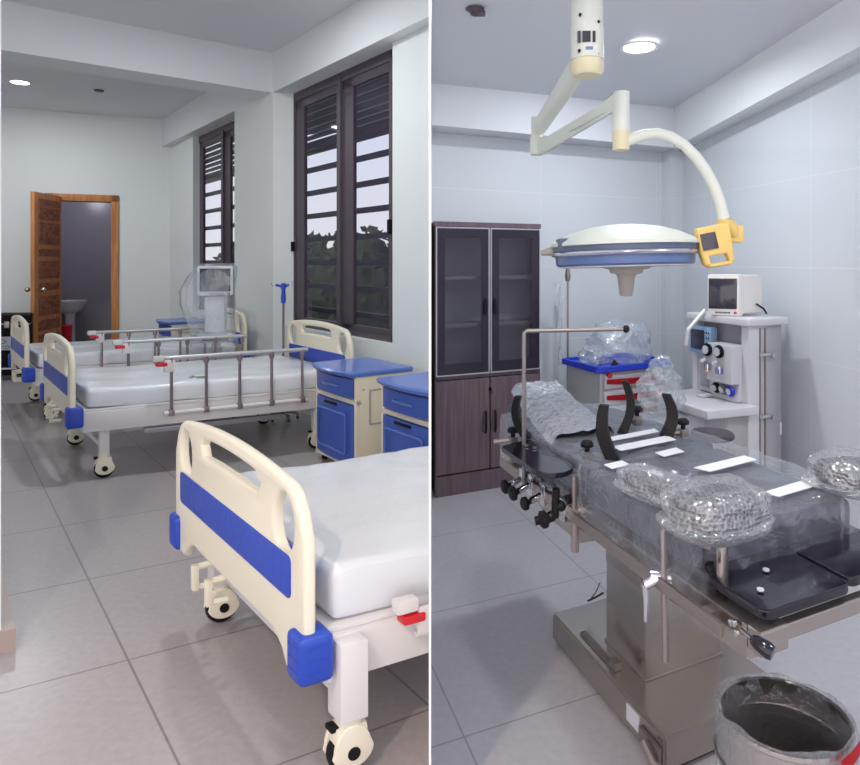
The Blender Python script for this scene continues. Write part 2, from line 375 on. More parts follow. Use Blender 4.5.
for o, s in ((.05, 1), (-.005, -1)):
    bm = B(); p = LD(lw - .06, o, 1.12); q = LD(lw - .06, o + s * .07, 1.12); tube(bm, [p, p.lerp(q, .6)], .015, 8); r = bmesh.ops.create_icosphere(bm, subdivisions=2, radius=.035)
    for v in r['verts']: v.co += q
    t.part('door_knob', bm, M['brass'], leaf)
# washroom behind the door
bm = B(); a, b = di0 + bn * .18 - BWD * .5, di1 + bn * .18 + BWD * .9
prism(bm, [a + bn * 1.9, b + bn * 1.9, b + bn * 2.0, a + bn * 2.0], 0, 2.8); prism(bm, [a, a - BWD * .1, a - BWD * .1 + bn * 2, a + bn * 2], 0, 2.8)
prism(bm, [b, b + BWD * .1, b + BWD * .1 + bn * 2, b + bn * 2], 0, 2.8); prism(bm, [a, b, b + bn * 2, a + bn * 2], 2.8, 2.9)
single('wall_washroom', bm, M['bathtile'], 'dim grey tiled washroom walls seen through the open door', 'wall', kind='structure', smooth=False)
c = BP(70, 1.75)
bm = B(); lathe(bm, [(0, 0), (.09, 0), (.07, .5), (.08, .62), (.2, .7), (.25, .8), (.26, .84), (.24, .84), (.2, .78), (0, .74)], (c.x, c.y, 0))
single('washbasin', bm, M['basin'], 'white pedestal washbasin in the washroom behind the open door', 'washbasin', origin=(c.x, c.y, 0))
c = BP(67, .6)
bm = B(); lathe(bm, [(0, 0), (.05, 0), (.07, .5), (.08, .52), (.06, .53), (.045, .05), (0, .05)], (c.x, c.y, 0))
single('waste_bucket', bm, M['red'], 'red plastic bucket standing in the washroom doorway', 'bucket', origin=(c.x, c.y, 0))
wl = bpy.data.lights.new('washroom_fill', 'POINT'); wl.energy = 9; wl.color = (.9, .9, 1); wl.shadow_soft_size = .12; wo = bpy.data.objects.new('washroom_fill', wl); COL.objects.link(wo); c = BP(84, 1.0); wo.location = (c.x, c.y, 2.6)  # unseen point light added to brighten the washroom interior
# pillar, long beam, window wall
WD = .19; FD = .11
sR = s_of_u(392.5, FD)                       # right jamb of big window
sP0, sP1 = s_of_u(273), s_of_u(234.5)        # pillar
sN = s_of_u(193, FD)                         # far jamb of small window
sW0, sW1, sV1 = s_of_u(392, WD), s_of_u(293.5, WD), s_of_u(197, WD)
sE = s_of_u(160)
s_cut = s_of_u(430, 0)
WZ0, WZ1 = .83, ZB
bm = B()
def ws(bm, s0, s1, o0, o1, z0, z1): prism(bm, [WP(s0, o0), WP(s1, o0), WP(s1, o1), WP(s0, o1)], z0, z1)
ws(bm, s_cut - .2, sR, FD, .27, 0, ZC); ws(bm, sR, sP0, FD, .27, 0, WZ0)
ws(bm, sR, sP0, WD + .06, .27, WZ1, ZC); ws(bm, sP1, sN, FD, .27, 0, WZ0); ws(bm, sP1, sN, WD + .06, .27, WZ1, ZC); ws(bm, sN, sE + .4, FD, .27, 0, ZC)
bmesh.ops.remove_doubles(bm, verts=bm.verts[:], dist=1e-5); clip_left(bm)
single('wall_window', bm, M['wall'], 'white ward wall around the two tall windows', 'wall', kind='structure', smooth=False)
bm = B(); prism(bm, [WP(sP0, 0), WP(sP1, 0), WP(sP1, .27), WP(sW1, .27), WP(sW1, WD)], 0, ZB)
single('trim_1', bm, M['wall'], 'white square pillar between the two tall windows', 'pillar', kind='structure', smooth=False)
bm = B(); ws(bm, s_cut - .3, sE + .35, 0, WD + .06, ZB, ZC); clip_left(bm)
single('trim_2', bm, M['beam'], 'long white ceiling beam above the windows', 'beam', kind='structure', smooth=False)
cb0 = U(0, 49.6, 0); z_ = ZB
pA = Vector(((0 - CXP) / FPX * (FPX * (ZB - EYE) / (HZ - 49.6)), FPX * (ZB - EYE) / (HZ - 49.6), 0)); pB = Vector(((274 - CXP) / FPX * (FPX * (ZB - EYE) / (HZ - 93)), FPX * (ZB - EYE) / (HZ - 93), 0))
cdv = (pB - pA).normalized(); cnv = Vector((-cdv.y, cdv.x, 0)); pA2 = pA - cdv * 3
bm = B(); prism(bm, [pA2, pB, pB + cnv * .38, pA2 + cnv * .38], ZB, ZC)
single('trim_3', bm, M['beam'], 'white cross beam spanning the ward ceiling', 'beam', kind='structure', smooth=False)
bm = B(); prism(bm, [KP(-1.5), KP(10.9), (-11, 14, 0), (-11, -1.5, 0)], ZC, ZC + .15)
single('ceiling', bm, M['ceil'], 'grey-white flat ward ceiling', 'ceiling', kind='structure', smooth=False)
# left edge column with skirting
cc = U(1.0, 652, 0); 
bm = B(); prism(bm, [cc, cc + EYL * 1.2, cc + EYL * 1.2 - EXL * 1.5, cc - EXL * 1.5], 0, ZC)
single('wall_left', bm, M['wall'], 'white wall end at the left edge of the ward', 'wall', kind='structure', smooth=False)
bc = U(15.5, 650.5, 0)
bm = B(); prism(bm, [bc, bc + EYL * 1.25, bc + EYL * 1.25 - EXL * .3, bc - EXL * .3], 0, .085)
bc2 = bc
single('baseboard_left', bm, M['base'], 'brown tile skirting around the wall end at the left edge', 'skirting', kind='structure', smooth=False)
# far left boundary of ward
bm = B(); prism(bm, [(-9.9, -1.5, 0), (-9.8, -1.5, 0), (-9.8, 9, 0), (-9.9, 9, 0)], 0, ZC)
single('wall_far_left', bm, M['wall'], 'white far left wall of the ward beyond the frame', 'wall', kind='structure', smooth=False)

# windows
def window(name, s0, s1, label):
    o0 = WD; base = WP(s0, o0, WZ0)
    t = Thing(name, base, 0, 0, label, 'window', kind='structure')
    Lw = s1 - s0
    def f(a, o, z): q = WP(s0 + a, o0 + o, z) - base; return Vector((q.x, q.y, z - WZ0))
    def wb(bm, a0, a1, oa, ob, z0, z1):
        hexa(bm, [f(a0, oa, z0), f(a1, oa, z0), f(a1, ob, z0), f(a0, ob, z0)], [f(a0, oa, z1), f(a1, oa, z1), f(a1, ob, z1), f(a0, ob, z1)])
    bm = B()
    for r in ((0, Lw, WZ1 - .09, WZ1), (0, Lw, WZ0, WZ0 + .05), (0, .035, WZ0, WZ1), (Lw - .035, Lw, WZ0, WZ1)): wb(bm, r[0], r[1], 0, .06, r[2], r[3])
    fr = t.part('window_frame', bm, M['frame'], smooth=False, raw=True)
    mid = Lw * .47
    bm = B(); wb(bm, mid - .035, mid + .035, -.015, .055, WZ0, WZ1 - .05); t.part('mullion', bm, M['frame'], smooth=False, raw=True)
    for k, (a0, a1) in enumerate(((.035, mid - .035), (mid + .035, Lw - .035))):
        bm = B()
        # sliding sash: narrow near stile, wide dark far stile (two sashes lapping)
        wb(bm, a0, a0 + .03, .01, .045, WZ0 + .05, WZ1 - .09); wb(bm, a1 - .2, a1, .01, .045, WZ0 + .05, WZ1 - .09)
        wb(bm, a0, a1, .01, .045, WZ1 - .17, WZ1 - .09); wb(bm, a0, a1, .01, .045, WZ0 + .05, WZ0 + .10)
        sash = t.part('sash', bm, M['frame'], smooth=False, raw=True)
        bm = B(); wb(bm, a0 + .03, a1 - .2, .024, .030, WZ0 + .10, WZ1 - .17); t.part('glass_pane', bm, M['glass'], sash, smooth=False, raw=True)
    bm = B(); zz = WZ0 + .16
    while zz < WZ1 - .2:
        wb(bm, .03, Lw - .03, .07, .10, zz, zz + .05); zz += .235
    t.part('grille', bm, M['grille'], smooth=False, raw=True, label='dark horizontal bars outside the panes')
    bm = B(); wb(bm, .0, .03, -.03, 0, 1.72, 1.84); wb(bm, Lw - .03, Lw, -.03, 0, 1.6, 1.7); t.part('catch', bm, M['black'], smooth=False, raw=True)
    return t
window('window_1', sW0, sW1, 'large dark-framed barred window right of the pillar, behind the near bed head')
window('window_2', sP1, sV1, 'narrower-looking dark-framed barred window between pillar and back wall')
for a, b in ((s_of_u(401, WD), sP0), (sP1, sN)):
    pass
# outside: eave and hillside trees
bm = B()
for k in range(7):
    ws(bm, -4, 12, .55 + k * .13, .66 + k * .13, 3.30 - k * .03, 3.32 - k * .03)
ws(bm, -4, 12, 1.46, 1.52, 3.02, 3.12)
single('roof_eave', bm, M['eave'], 'olive boarded roof eave outside above the windows', 'eave', smooth=False, origin=WP(0, 1, 3.1))
bm = B(); ws(bm, -8, 30, .6, 40, -1.3, -1.2)
single('ground_outside', bm, M['leaf'], 'dark green ground outside the windows', 'ground', kind='structure', smooth=False)
def leafcards(bm, c0, r, n, rnd, size=(.15, .35)):
    for k in range(n):
        a, e = rnd.uniform(0, 2 * PI), rnd.uniform(-1, 1); q = math.sqrt(1 - e * e) * rnd.uniform(.8, 1.06)
        c = Vector(c0) + Vector((q * math.cos(a) * r[0], q * math.sin(a) * r[1], e * r[2])); u = Vector((rnd.uniform(-1, 1), rnd.uniform(-1, 1), rnd.uniform(-1, 1))).normalized() * rnd.uniform(*size); v = u.cross(Vector((rnd.uniform(-1, 1), rnd.uniform(-1, 1), rnd.uniform(-1, 1)))).normalized() * u.length * .7
        bm.faces.new([bm.verts.new(c + x) for x in (u, v, -u, -v)])
def lump(bm, c0, r, seed):
    r_ = bmesh.ops.create_icosphere(bm, subdivisions=3, radius=1)
    for v in r_['verts']:
        k = 1 + .22 * noise.noise(v.co * 2.3 + Vector((seed, 0, 0))); v.co = Vector(c0) + Vector((v.co.x * r[0] * k, v.co.y * r[1] * k, v.co.z * r[2] * k))
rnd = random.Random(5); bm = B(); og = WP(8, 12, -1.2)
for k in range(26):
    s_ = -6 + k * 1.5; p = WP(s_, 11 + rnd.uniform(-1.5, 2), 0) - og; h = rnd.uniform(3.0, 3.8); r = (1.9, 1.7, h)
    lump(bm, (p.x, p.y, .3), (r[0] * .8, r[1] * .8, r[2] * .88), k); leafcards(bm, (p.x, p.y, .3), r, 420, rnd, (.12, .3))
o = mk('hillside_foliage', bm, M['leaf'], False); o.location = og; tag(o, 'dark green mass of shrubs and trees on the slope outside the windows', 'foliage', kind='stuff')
base = WP(2.6, 7.4, -1.2); t = Thing('tree', base, 0, 0, 'small round-crowned tree standing before the slope, seen through the large window', 'tree')
bm = B(); tube(bm, [(0, 0, 0), (.05, .05, 1.8), (0, 0, 3.2)], [.12, .09, .05], 8); t.part('trunk', bm, M['bark'])
bm = B(); lump(bm, (0, 0, 3.3), (.7, .7, .62), 3); leafcards(bm, (0, 0, 3.3), (.8, .8, .75), 260, rnd, (.08, .18)); t.part('crown', bm, M['leaf'], smooth=False)

# ceiling downlights
def downlight(name, P, room_w, label, tilt=None, r=.1, visible=True, warm=False):
    t = Thing(name, P, 0, 0, label, 'light')
    bm = B(); lathe(bm, [(r * .86, -.006), (r * 1.12, -.012), (r * 1.16, -.004), (r * 1.16, 0), (r * .86, 0)]); t.part('rim', bm, M['white'])
    bm = B(); lathe(bm, [(0, -.009), (r * .88, -.009), (r * .88, -.002), (0, -.002)]); t.part('diffuser', bm, M['emit'])
    ld = bpy.data.lights.new('downlight_lamp', 'AREA'); ld.shape = 'DISK'; ld.size = r * 1.7; ld.energy = room_w; ld.color = (1.0, .80, .64) if warm else (.93, .97, 1.0)
    lo = bpy.data.objects.new('lamp', ld); COL.objects.link(lo); lo.parent = t.o; lo.location = (0, 0, -.02)
def ceilpt(u, v, z): d = FPX * (z - EYE) / (HZ - v); return Vector(((u - CXP) / FPX * d, d, z))
downlight('downlight', ceilpt(20, 82, ZC), LAMP_L, 'round ceiling downlight glowing above the open wooden door', r=.105)
for k, (x, y) in enumerate(((-1.9, 4.7), (-1.3, -.5), (-3.4, 2.9))):
    downlight('downlight', Vector((x, y, ZC)), LAMP_L * (1.2, 2.0, .8)[k], ('ward ceiling downlight over the middle beds, above the frame', 'warm ward ceiling downlight behind the camera', 'ward ceiling downlight over the open floor, above the frame')[k], warm=(k == 1))
P = ceilpt(99, 90, ZC); bm = B(); lathe(bm, [(0, -.02), (.05, -.02), (.06, 0), (0, 0)], P); single('ceiling_sensor', bm, M['frame'], 'small dark flat fitting on the ward ceiling right of the downlight', 'sensor', origin=P)

# ---------------------------------------------------------------- hospital beds
def caster(t, x, y, yaw=0):
    bm = B(); lathe(bm, [(.0, .185), (.034, .185), (.036, .16), (.036, .12)], (x, y, 0), seg=14)
    for s in (-1, 1):
        plate(bm, [[(.062 * math.cos(a) * (.9 if math.sin(a) > 0 else 1), .078 + .072 * math.sin(a) * (1 if math.sin(a) > 0 else .72)) for a in [2 * PI * k / 24 for k in range(24)]]], .014, .004, lambda a, b, c, s=s: (x + a, y + s * .030 + c, b))
    box(bm, x - .05, x + .05, y - .032, y + .032, .085, .15, .02)
    cs = t.part('caster', bm, M['cream'])
    if cs is None: return
    bm = B(); lathe(bm, [(.0, -.018), (.045, -.020), (.060, -.014), (.063, 0), (.060, .014), (.045, .020), (0, .018)], (x, y, .063), (0, 1, 0), 20)
    t.part('wheel', bm, M['black'], cs)
    for s in (-1, 1):
        bm = B(); lathe(bm, [(0, s * .040), (.019, s * .040), (.019, s * .03)], (x, y, .07), (0, 1, 0), 12); t.part('hub', bm, M['black'], cs)
    bm = B(); box(bm, x - .06, x - .035, y - .02, y + .02, .135, .15, .004); t.part('brake_tab', bm, M['black'], cs)
def board(t, name, x, flip, dz, inner):
    """head or foot board: plastic panel with three grips, blue inlay, blue corner bumpers"""
    Wb = 1.24; out = []
    n = 40
    g = .014
    def top(y): k = abs(y / Wb * 2 - 1); return .955 - g - .05 * k ** 2 - .16 * max(0, (k - .80) / .20) ** 2.6 + dz
    ys = [g + (Wb - 2 * g) * i / n for i in range(n + 1)]
    lo = [(Wb - g, .37 + g + dz), (Wb - .12, .37 + g + dz), (Wb - .15, .41 + g + dz), (Wb - .22, .445 + g + dz), (.22, .445 + g + dz), (.15, .41 + g + dz), (.12, .37 + g + dz), (g, .37 + g + dz)]
    outline = [(y, top(y)) for y in ys] + lo
    slot = [(y, .905 + g - .05 * abs(y / Wb * 2 - 1) ** 2 + dz) for y in [.36 + .52 * k / 8 for k in range(9)]] + [(.92, .87 + dz), (.89, .815 + dz)] + [(y, .82 + dz) for y in (.75, .62, .49)] + [(.34, .815 + dz), (.31, .87 + dz)]
    h1 = ell(.145, .795 + dz, .088, .105, .10); h2 = ell(Wb - .145, .795 + dz, .088, .105, -.10)
    bm = B(); plate(bm, [outline, slot, h1, h2], .038, g, lambda a, b, c: (x + c, a, b), off=False)
    bd = t.part(name, bm, M['cream'])
    # seam lip at the lower third
    if bd is None: return
    s = -1 if not flip else 1
    for k in (1, -1):
        bm = B(); plate(bm, [rrect(.085, Wb - .085,   .585 + dz, .71 + dz, .02)], .006, .002, lambda a, b, c: (x + k * .021 + c, a, b))
        t.part('blue_panel', bm, M['blue'], bd, label='blue inlaid panel')
    for y0, y1, xi in ((-.022, .075, .062), (Wb - .075, Wb + .022, .030)):
        bm = B(); box(bm, x - .040, x + (xi if not flip else .04), y0, y1, .375 + dz, .515 + dz, .022, 3)
        for z in (.41, .445, .48): box(bm, x - .0412, x + (xi if not flip else .04) - .015, y0 + .02, y1 - .02, z + dz, z + .004 + dz); box(bm, x - .02, x + (xi if not flip else .04) - .02, y0 - .0012, y1 + .0012, z + dz, z + .004 + dz)
        t.part('bumper', bm, M['blue'], bd, label='blue corner bumper')
    return bd
def side_rail(t, y, x0, x1, ztop, zbot, sgn, folded=False):
    bm = B(); 
    tube(bm, [(x0 + .03, y, ztop), (x1, y, ztop)], .017, 10); rl = t.part('side_rail', bm, M['rail'])
    if rl is None: return
    bm = B(); box(bm, x0 - .02, x0 + .05, y - .02, y + .02, ztop - .022, ztop + .02, .008); box(bm, x0 + .05, x0 + .12, y - .018, y + .018, ztop - .10, ztop - .01, .008); t.part('rail_bracket', bm, M['white'], rl)
    bm = B(); box(bm, x0 + .0, x0 + .07, y - .024, y + .024, ztop - .055, ztop - .028, .006); t.part('red_latch', bm, M['red'], rl, label='red release latch')
    if not folded:
        for k in range(5):
            xx = x0 + .10 + (x1 - x0 - .14) * k / 4
            bm = B(); tube(bm, [(xx, y, ztop), (xx, y, zbot)], .011, 8); lathe(bm, [(.018, -.03), (.020, 0), (.018, .02)], (xx, y, ztop - .02), seg=8); box(bm, xx - .018, xx + .018, y - .018, y + .018, zbot - .02, zbot + .02, .004)
            t.part('rail_post', bm, M['post'], rl)
    bm = B(); tube(bm, [(x0 + .05, y, zbot), (x1, y, zbot)], .014, 8); t.part('lower_rail', bm, M['white'], rl)
def bed(loc, label, clip=False, dz=0, dm=0, rx0=.50, folded=False, Lb=1.94, cx=.08, cy=0):
    t = Thing('hospital_bed', loc, 29, 39.8, label, 'bed', 'plastic-wrapped hospital beds along the ward', clip=clip)
    Wb = 1.24
    board(t, 'footboard', 0, False, dz, 1); 
    if not clip: board(t, 'headboard', Lb, True, dz + .02, -1)
    zf0, zf1 = .335 + dm, .47 + dm
    bm = B(); box(bm, .06, Lb - .06, .02, .055, zf0, zf1, .006); box(bm, .06, Lb - .06, Wb - .055, Wb - .02, zf0, zf1, .006)
    for xx in (.06, .55, 1.0, 1.5, Lb - .12): box(bm, xx, xx + .05, .055, Wb - .055, zf0, zf0 + .06, .004)
    t.part('frame', bm, M['white'])
    bm = B(); box(bm, .07, Lb - .07, .04, Wb - .04, zf1, zf1 + .015, .004); t.part('mattress_platform', bm, M['white'])
    # mattress with softened corners and wrinkled wrap
    zm0, zm1 = zf1 + .015, zf1 + .15 + (.03 if folded else 0)
    bm = B(); box(bm, .09, Lb - .08, .055, Wb - .055, zm0, zm1, .035, 3)
    bmesh.ops.subdivide_edges(bm, edges=[e for e in bm.edges if e.calc_length() > .3], cuts=22, use_grid_fill=True)
    for v in bm.verts:
        p = v.co; edge = min(p.y, Wb - p.y, p.x, Lb - p.x)
        p.z += .010 * noise.noise(Vector((p.x * 3, p.y * 3, 0))) + (.006 * noise.noise(Vector((p.x * 14, p.y * 5, p.z * 8))))
        if p.z < zm1 - .01 and p.z > zm0 + .01: p.y += .006 * noise.noise(Vector((p.x * 20, p.z * 10, 3)))
    ma = t.part('mattress', bm, M['mattress'], label='white mattress in clear plastic wrap')
    for y, sg in ((.02, -1), (Wb - .02, 1)):
        if folded: side_rail(t, y - .03, rx0, rx0 + 1.0, .455, .36, sg, True)
        else: side_rail(t, y + sg * .03, rx0, rx0 + 1.07, .81, .42, sg)
    for xx, yy in ((.115 + cx, .075 + cy), (.115 + cx, Wb - .09 + cy), (Lb - .26, .075), (Lb - .26, Wb - .09)):
        bm = B(); hw_ = .042 if folded else .030; box(bm, xx - hw_, xx + hw_, yy - hw_, yy + hw_, .165, zf1 - .006, .006); t.part('leg', bm, M['white']); caster(t, xx, yy)
    bm = B(); box(bm, .095 + cx, .135 + cx, .06, Wb - .1, .205, .245, .004); box(bm, .09 + cx, .14 + cx, .35, .85, .245, .26); t.part('cross_bar', bm, M['white'])
    # under-bed lifting linkage
    bm = B(); tube(bm, [(.2, .45, .30 + dm), (1.2, .45, .28 + dm)], .014, 8); tube(bm, [(.2, .75, .30 + dm), (1.4, .75, .28 + dm)], .014, 8); box(bm, .5, 1.5, .30, .34, .22, .26, .004); box(bm, .5, 1.5, .88, .92, .22, .26, .004); t.part('lift_linkage', bm, M['rail'])
    for yy in (.82, .98):
        bm = B(); tube(bm, [(.10, yy, .37 + dm), (-.005, yy, .36 + dm)], .013, 8); box(bm, -.03, -.005, yy - .015, yy + .015, .27 + dm, .37 + dm, .006); tube(bm, [(-.02, yy, .28 + dm), (.05, yy - .0, .28 + dm)], .012, 8); t.part('crank', bm, M['cream'])
    # small sticker print on the mattress
    if not folded:
        bm = B()
        for k in range(5): box(bm, .78 + k * .012, .784 + k * .012, .16 + k * .02, .22 + k * .02, zm1 + .0055, zm1 + .0075)
        for k in range(4): box(bm, .82, .90, .15 + k * .022, .156 + k * .022, zm1 + .0055, zm1 + .0075)
        t.part('sticker', bm, M['print'], ma, smooth=False, label='small green printed mark')
    return t
BO = [Vector((-.45, 1.87, 0)), Vector((-2.65, 4.5, 0)), Vector((-4.15, 6.23, 0))]
off = EXL * .045 + EYL * .028
bed(BO[0] + off + Vector((-.055, .02, 0)), 'cream and blue hospital bed nearest, foot end filling the foreground', clip=True, dz=-.08, dm=-.07, cx=0, cy=-.065, rx0=.27, folded=True)
b1 = bed(BO[1] + off + Vector((-.10, 0, 0)), 'middle hospital bed with raised side rails, between the near bed and the far bed')
def copy_tree(o, parent=None):
    c = o.copy(); COL.objects.link(c)
    if parent: c.parent = parent
    for ch in list(o.children): copy_tree(ch, c)
    return c
b2 = copy_tree(b1.o)
far_rail = [c for c in b2.children if c.name.startswith('side_rail')][-1]      # the far bed's rail on the far side is folded away
for c in list(far_rail.children): bpy.data.objects.remove(c)
bpy.data.objects.remove(far_rail)
b2.location = BO[2] + off + Vector((-.06, 0, 0)); b2['label'] = 'farthest hospital bed, beside the black case and the wooden door'

# ---------------------------------------------------------------- bedside cabinets
def bedside(P, label, clip=False):
    """P: front far corner on floor; local x = depth into wall, y runs towards the far side"""
    t = Thing('bedside_cabinet', P, 38, 39.6, label, 'cabinet', 'blue and cream bedside cabinets', clip=clip)
    Wd, Dp, H = .62, .44, .73
    bm = B(); box(bm, .02, Dp, -Wd, 0, .05, H - .035, .006); box(bm, .0, .03, -Wd, -Wd + .035, .05, H - .035, .006); box(bm, 0, .03, -.035, 0, .05, H - .035, .006); box(bm, .0, .04, -Wd, 0, .5, .53); box(bm, .0, .04, -Wd, 0, .05, .08)
    t.part('body', bm, M['cream'])
    def bow(z0, z1, m, nm, bulge, inset=.03):
        n = 14; bm = B(); A = []
        for z in (z0, z1):
            fr_ = [Vector((-bulge * (1 - ((k / n) * 2 - 1) ** 2) - .004, -Wd + inset + (Wd - 2 * inset) * k / n, z)) for k in range(n + 1)]
            A.append([bm.verts.new(p) for p in fr_] + [bm.verts.new((.03, -inset, z)), bm.verts.new((.03, -Wd + inset, z))])
        m_ = len(A[0]); bm.faces.new(A[0][::-1]); bm.faces.new(A[1])
        for k in range(m_): bm.faces.new((A[0][k], A[0][(k + 1) % m_], A[1][(k + 1) % m_], A[1][k]))
        return t.part(nm, bm, m)
    d = bow(.545, .675, M['bluecab'], 'drawer', .03)
    if d:
        bm = B(); box(bm, -.045, -.02, -.42, -.20, .60, .622, .008); t.part('drawer_handle', bm, M['bluelite'], d)
    d = bow(.085, .49, M['bluecab'], 'door', .03)
    if d:
        bm = B(); plate(bm, [rrect(-Wd + .09, -.09, .14, .43, .03), rrect(-Wd + .105, -.105, .155, .415, .025)], .006, .002, lambda a, b, c: (-.034 + c, a, b)); t.part('door_moulding', bm, M['bluelite'], d)
        bm = B(); box(bm, -.045, -.02, -.40, -.22, .47, .489, .008); t.part('door_handle', bm, M['black'], d)
    n = 14; bm = B(); A = []
    for z, e in ((H - .035, 0), (H - .012, .012), (H, 0)):
        A.append([bm.verts.new((-.045 * (1 - ((k / n) * 2 - 1) ** 2) - .02 - e, -Wd - .01 + (Wd + .02) * k / n, z)) for k in range(n + 1)] + [bm.verts.new((Dp + .01, .01 + e, z)), bm.verts.new((Dp + .01, -Wd - .01 - e, z))])
    m_ = len(A[0]); bm.faces.new(A[0][::-1]); bm.faces.new(A[-1])
    for q in range(2):
        for k in range(m_): bm.faces.new((A[q][k], A[q][(k + 1) % m_], A[q + 1][(k + 1) % m_], A[q + 1][k]))
    tp = t.part('top', bm, M['bluelite'], label='glossy blue top tray')
    if not clip:
        bm = B(); plate(bm, [rrect(.1, .32, .35, .6, .01), rrect(.112, .308, .362, .588, .008)], .006, .002, lambda a, b, c: (a, -Wd - .003 + c, b)); box(bm, .05, .06, -Wd - .008, -Wd, .6, .61); t.part('side_recess', bm, M['machineg'])
    for xx, yy in ((.05, -.05), (.05, -Wd + .05), (Dp - .05, -.05), (Dp - .05, -Wd + .05)):
        bm = B(); lathe(bm, [(0, 0), (.02, 0), (.024, .02), (.015, .055), (0, .055)], (xx, yy, 0), seg=10); t.part('foot', bm, M['black'])
bedside(Vector((-1.25, 5.16, 0)), 'blue-topped bedside cabinet beside the middle bed head, its cream side showing')
bedside(Vector((-.655, 4.49, 0)), 'blue bedside cabinet nearest the camera, behind the near bed, partly out of view', clip=True)
bedside(Vector((-4.28, 9.02, 0)), 'blue-topped bedside cabinet in the far corner behind the far bed')

# ---------------------------------------------------------------- wrapped monitor trolley, drip stand, case
t = Thing('monitor_trolley', (-2.53, 6.5, 0), 15, 15, 'grey patient monitor on a wheeled trolley under a clear dust bag', 'trolley')
bm = B(); box(bm, -.2, .2, -.2, .2, .09, .15, .02); box(bm, -.045, .045, -.0, .05, .15, .95, .01); t.part('stand', bm, M['grey'])
for xx, yy in ((-.17, -.17), (.17, -.17), (-.17, .17), (.17, .17)):
    bm = B(); lathe(bm, [(0, -.015), (.04, -.015), (.045, 0), (.04, .015), (0, .015)], (xx, yy, .045), (1, 0, 0), 14); box(bm, xx - .02, xx + .02, yy - .02, yy + .02, .05, .1, .004); t.part('caster', bm, M['black'])
bm = B(); box(bm, -.15, .17, -.19, .12, .74, .82, .015); ty = t.part('equipment_shelf', bm, M['grey'])
bm = B(); box(bm, -.10, .13, -.196, -.188, .755, .80, .003); t.part('vent_strip', bm, M['screen'], ty)
bm = B()
for xx in (-.11, .14): lathe(bm, [(0, 0), (.025, 0), (.025, .02), (0, .02)], (xx, -.21, .80), (0, 1, 0), 12)
t.part('knobs', bm, M['white'], ty)
bm = B(); box(bm, -.09, .09, -.12, .10, .82, 1.17, .02); t.part('column_housing', bm, M['grey'])
bm = B(); box(bm, -.15, .17, -.17, -.07, 1.175, 1.455, .02); mon = t.part('monitor', bm, M['grey'])
bm = B(); box(bm, -.125, .145, -.176, -.168, 1.215, 1.43, .006); t.part('screen', bm, M['screen'], mon)
bm = B()
for k in range(6): box(bm, -.04 + k * .022, -.026 + k * .022, -.178, -.168, 1.188, 1.198)
box(bm, .12, .14, -.178, -.168, 1.185, 1.2); t.part('buttons', bm, M['screen'], mon, smooth=False)
def bag(cx, cy, prof, seg=40, amp=.03, seed=1, fr=6):
    """draped plastic bag: rings of a lathe pushed about by noise; prof = (rx, ry, z, dx)"""
    bm = B(); rings = []
    for rx, ry, z, dx in prof:
        ring = []
        for k in range(seg):
            a = 2 * PI * k / seg; ca, sa = math.cos(a), math.sin(a); m = max(abs(ca), abs(sa)) ** .6
            p = Vector((cx + dx + rx * ca / m, cy + ry * sa / m, z)); q = noise.noise(p * fr + Vector((seed, 0, 0))); q2 = noise.noise(p * fr * 2.3 + Vector((0, seed, 0)))
            ring.append(bm.verts.new(p + Vector((ca, sa, .4 * q2)) * (q * amp + q2 * amp * .6)))
        rings.append(ring)
    for a, b in zip(rings, rings[1:]):
        for k in range(seg): bm.faces.new((a[k], a[(k + 1) % seg], b[(k + 1) % seg], b[k]))
    bm.faces.new(rings[-1]); return bm
bm = bag(0, -.02, [(.21, .22, .70, -.01), (.20, .22, .8, -.02), (.22, .2, .95, -.05), (.24, .2, 1.08, -.07), (.24, .2, 1.22, -.07), (.215, .17, 1.36, -.03), (.185, .15, 1.44, 0), (.15, .1, 1.475, .01)], amp=.02, seed=3)
t.part('dust_bag', bm, M['filmcart'], label='clear crumpled dust bag')

t = Thing('drip_stand', (-1.865, 6.43, 0), 20, 20, 'thin steel drip stand with a blue hook head behind the middle bed', 'drip stand')
bm = B(); tube(bm, [(0, 0, .05), (0, 0, 1.24)], .011, 8); t.part('pole', bm, M['post'])
bm = B()
for k in range(5): a = 2 * PI * k / 5; tube(bm, [(0, 0, .07), (.13 * math.cos(a), .13 * math.sin(a), .05)], .012, 8); lathe(bm, [(0, -.012), (.024, -.012), (.024, .012), (0, .012)], (.13 * math.cos(a), .13 * math.sin(a), .025), (1, 0, 0), 10)
t.part('base', bm, M['post'])
bm = B(); lathe(bm, [(0, 1.1), (.02, 1.1), (.024, 1.15), (.018, 1.22), (.026, 1.25), (.02, 1.29), (0, 1.29)], seg=12); tube(bm, [(-.07, 0, 1.275), (.0, 0, 1.255), (.05, 0, 1.275)], .013, 8); t.part('hook_head', bm, M['blue'], label='blue plastic hook head')
bm = B(); tube(bm, [(.05, 0, 1.275), (.075, 0, 1.265), (.085, 0, 1.285), (.075, 0, 1.305)], .005, 6); tube(bm, [(-.07, 0, 1.275), (-.1, 0, 1.265), (-.11, 0, 1.29)], .005, 6); t.part('hook', bm, M['chrome'])

